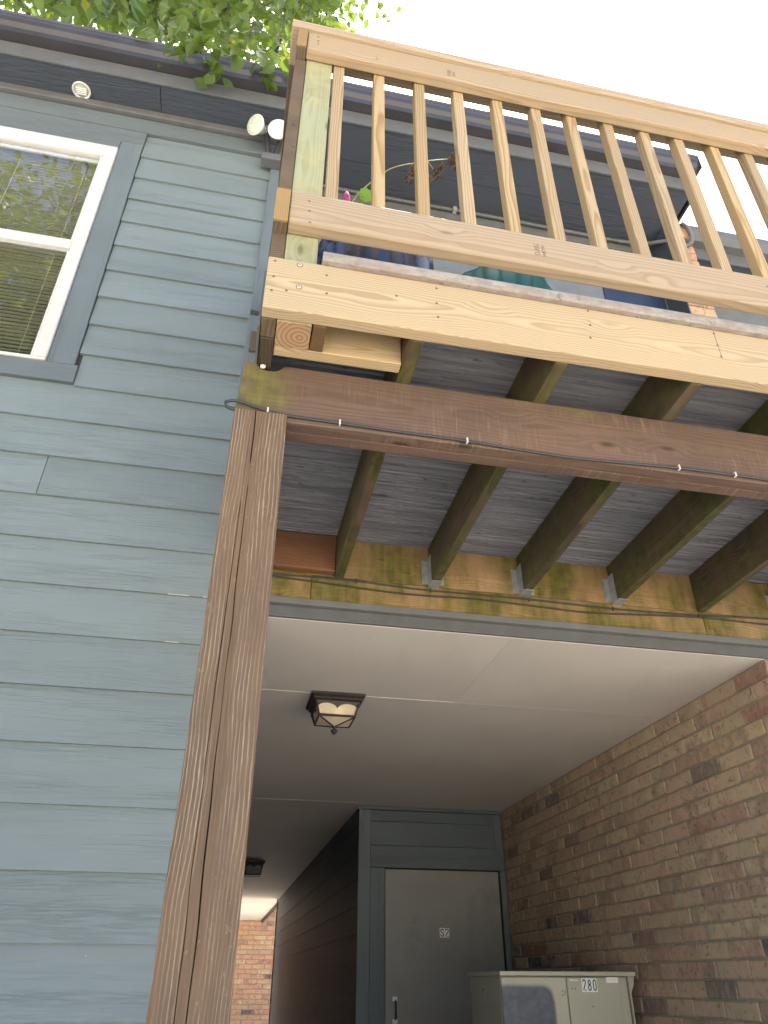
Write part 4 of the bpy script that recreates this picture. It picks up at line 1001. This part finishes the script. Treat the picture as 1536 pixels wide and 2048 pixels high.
allp = [p for l in limbs for p in l[2:]]
for t_ in targets:
    s_ = min(allp, key=lambda p: (p-t_).length); o_, p_ = branch(T1, s_, t_, .014, .004, .05)
    for k in range(105):
        q_ = p_[random.choice((1, 2, 3, 4, 4))]; g_ = Vector((random.gauss(0, .27), random.gauss(0, .27), random.gauss(-.06, .22)))
        lpts.append(q_+g_)
# low twigs that hang over the gutter, and the thinner sunlit spray to the right
def hang(a_, b_, n_, sp):
    o_, p_ = branch(T1, a_, b_, .006, .002, .0)
    for k in range(n_):
        q_ = p_[random.choice((1, 2, 3, 4, 4))]; near.append(q_+Vector((random.gauss(0, sp), random.gauss(0, sp), random.gauss(-.02, sp))))
hang((-1.0, 3.0, 6.6), (-.63, 2.24, 4.40), 34, .075); hang((-.7, 2.8, 6.0), (-.47, 2.24, 4.40), 30, .07)
hang((-.5, 2.8, 6.2), (-.24, 2.26, 4.46), 30, .07); hang((-.9, 2.9, 6.2), (-.88, 2.34, 4.72), 26, .09)
hang((-.4, 3.0, 6.8), (-.12, 2.6, 5.25), 30, .11); hang((-.2, 3.2, 7.2), (-.02, 2.7, 5.6), 30, .12); hang((-1.4, 3.0, 6.5), (-1.45, 2.5, 5.2), 26, .12)
hang((-.3, 3.6, 8.6), (.10, 3.4, 7.75), 26, .13); hang((-.2, 3.8, 8.8), (.42, 3.5, 8.0), 14, .10); hang((.2, 3.8, 9.2), (.72, 3.7, 9.0), 22, .10); hang((-.3, 3.9, 9.0), (.35, 3.7, 8.75), 22, .12)
hang((-.3, 3.8, 8.0), (.06, 3.6, 7.2), 10, .06); hang((-.3, 3.7, 8.6), (-.05, 3.2, 7.2), 36, .15)
keep = [p for p in lpts if p.x/p.y < .16+.04*random.gauss(0, 1) and p.z > 4.9+.36*(p.y-2.4) and p.z/p.y > 1.99]
random.shuffle(near)
lv, lf = leaf_mesh(.115, .078); lmes = [mesh_from(*leaf_mesh(.115*s_, .07*s_, random.uniform(.1, .5), random.uniform(.05, .45)), 'leaf') for s_ in (.7, .8, .9, 1.0, 1.1, .85)]
for i, p in enumerate(near[:300]):
    o_ = link('leaf', random.choice(lmes), T1, p, m_leaf); o_.rotation_euler = rand_rot().to_euler()
for p in near[290:]: keep.append(p)
foliage('foliage', keep, .135, m_leaf, T1, (-2, 5, 8))

# tree on the street side (seen mirrored in the window glass)
T2 = thing('street_tree', (-6.0, -6.5, GROUND), 'big leafy tree in front of the house, mirrored in the window panes', 'tree')
tube('trunk', [(-6, -6.5, GROUND), (-5.9, -6.4, 2), (-5.6, -6.0, 5), (-5.3, -5.6, 8.5)], lambda t: .28-.17*t, m_bark, T2, 12)
p2 = []
for i in range(80):
    t_ = Vector((-5.4+random.gauss(0, 1.9), -5.4+random.gauss(0, 1.4), 11.2+random.gauss(0, 2.5)))
    o_, p_ = branch(T2, (-5.6+random.uniform(-.2, .2), -6.0, random.uniform(4.5, 9.5)), t_, .045, .012, .1)
    for k in range(260):
        p2.append(p_[random.choice((2, 3, 4, 4))]+Vector((random.gauss(0, .5), random.gauss(0, .5), random.gauss(0, .4))))
foliage('foliage', p2, .14, m_leaf2, T2, (-5.5, -5.5, 9))
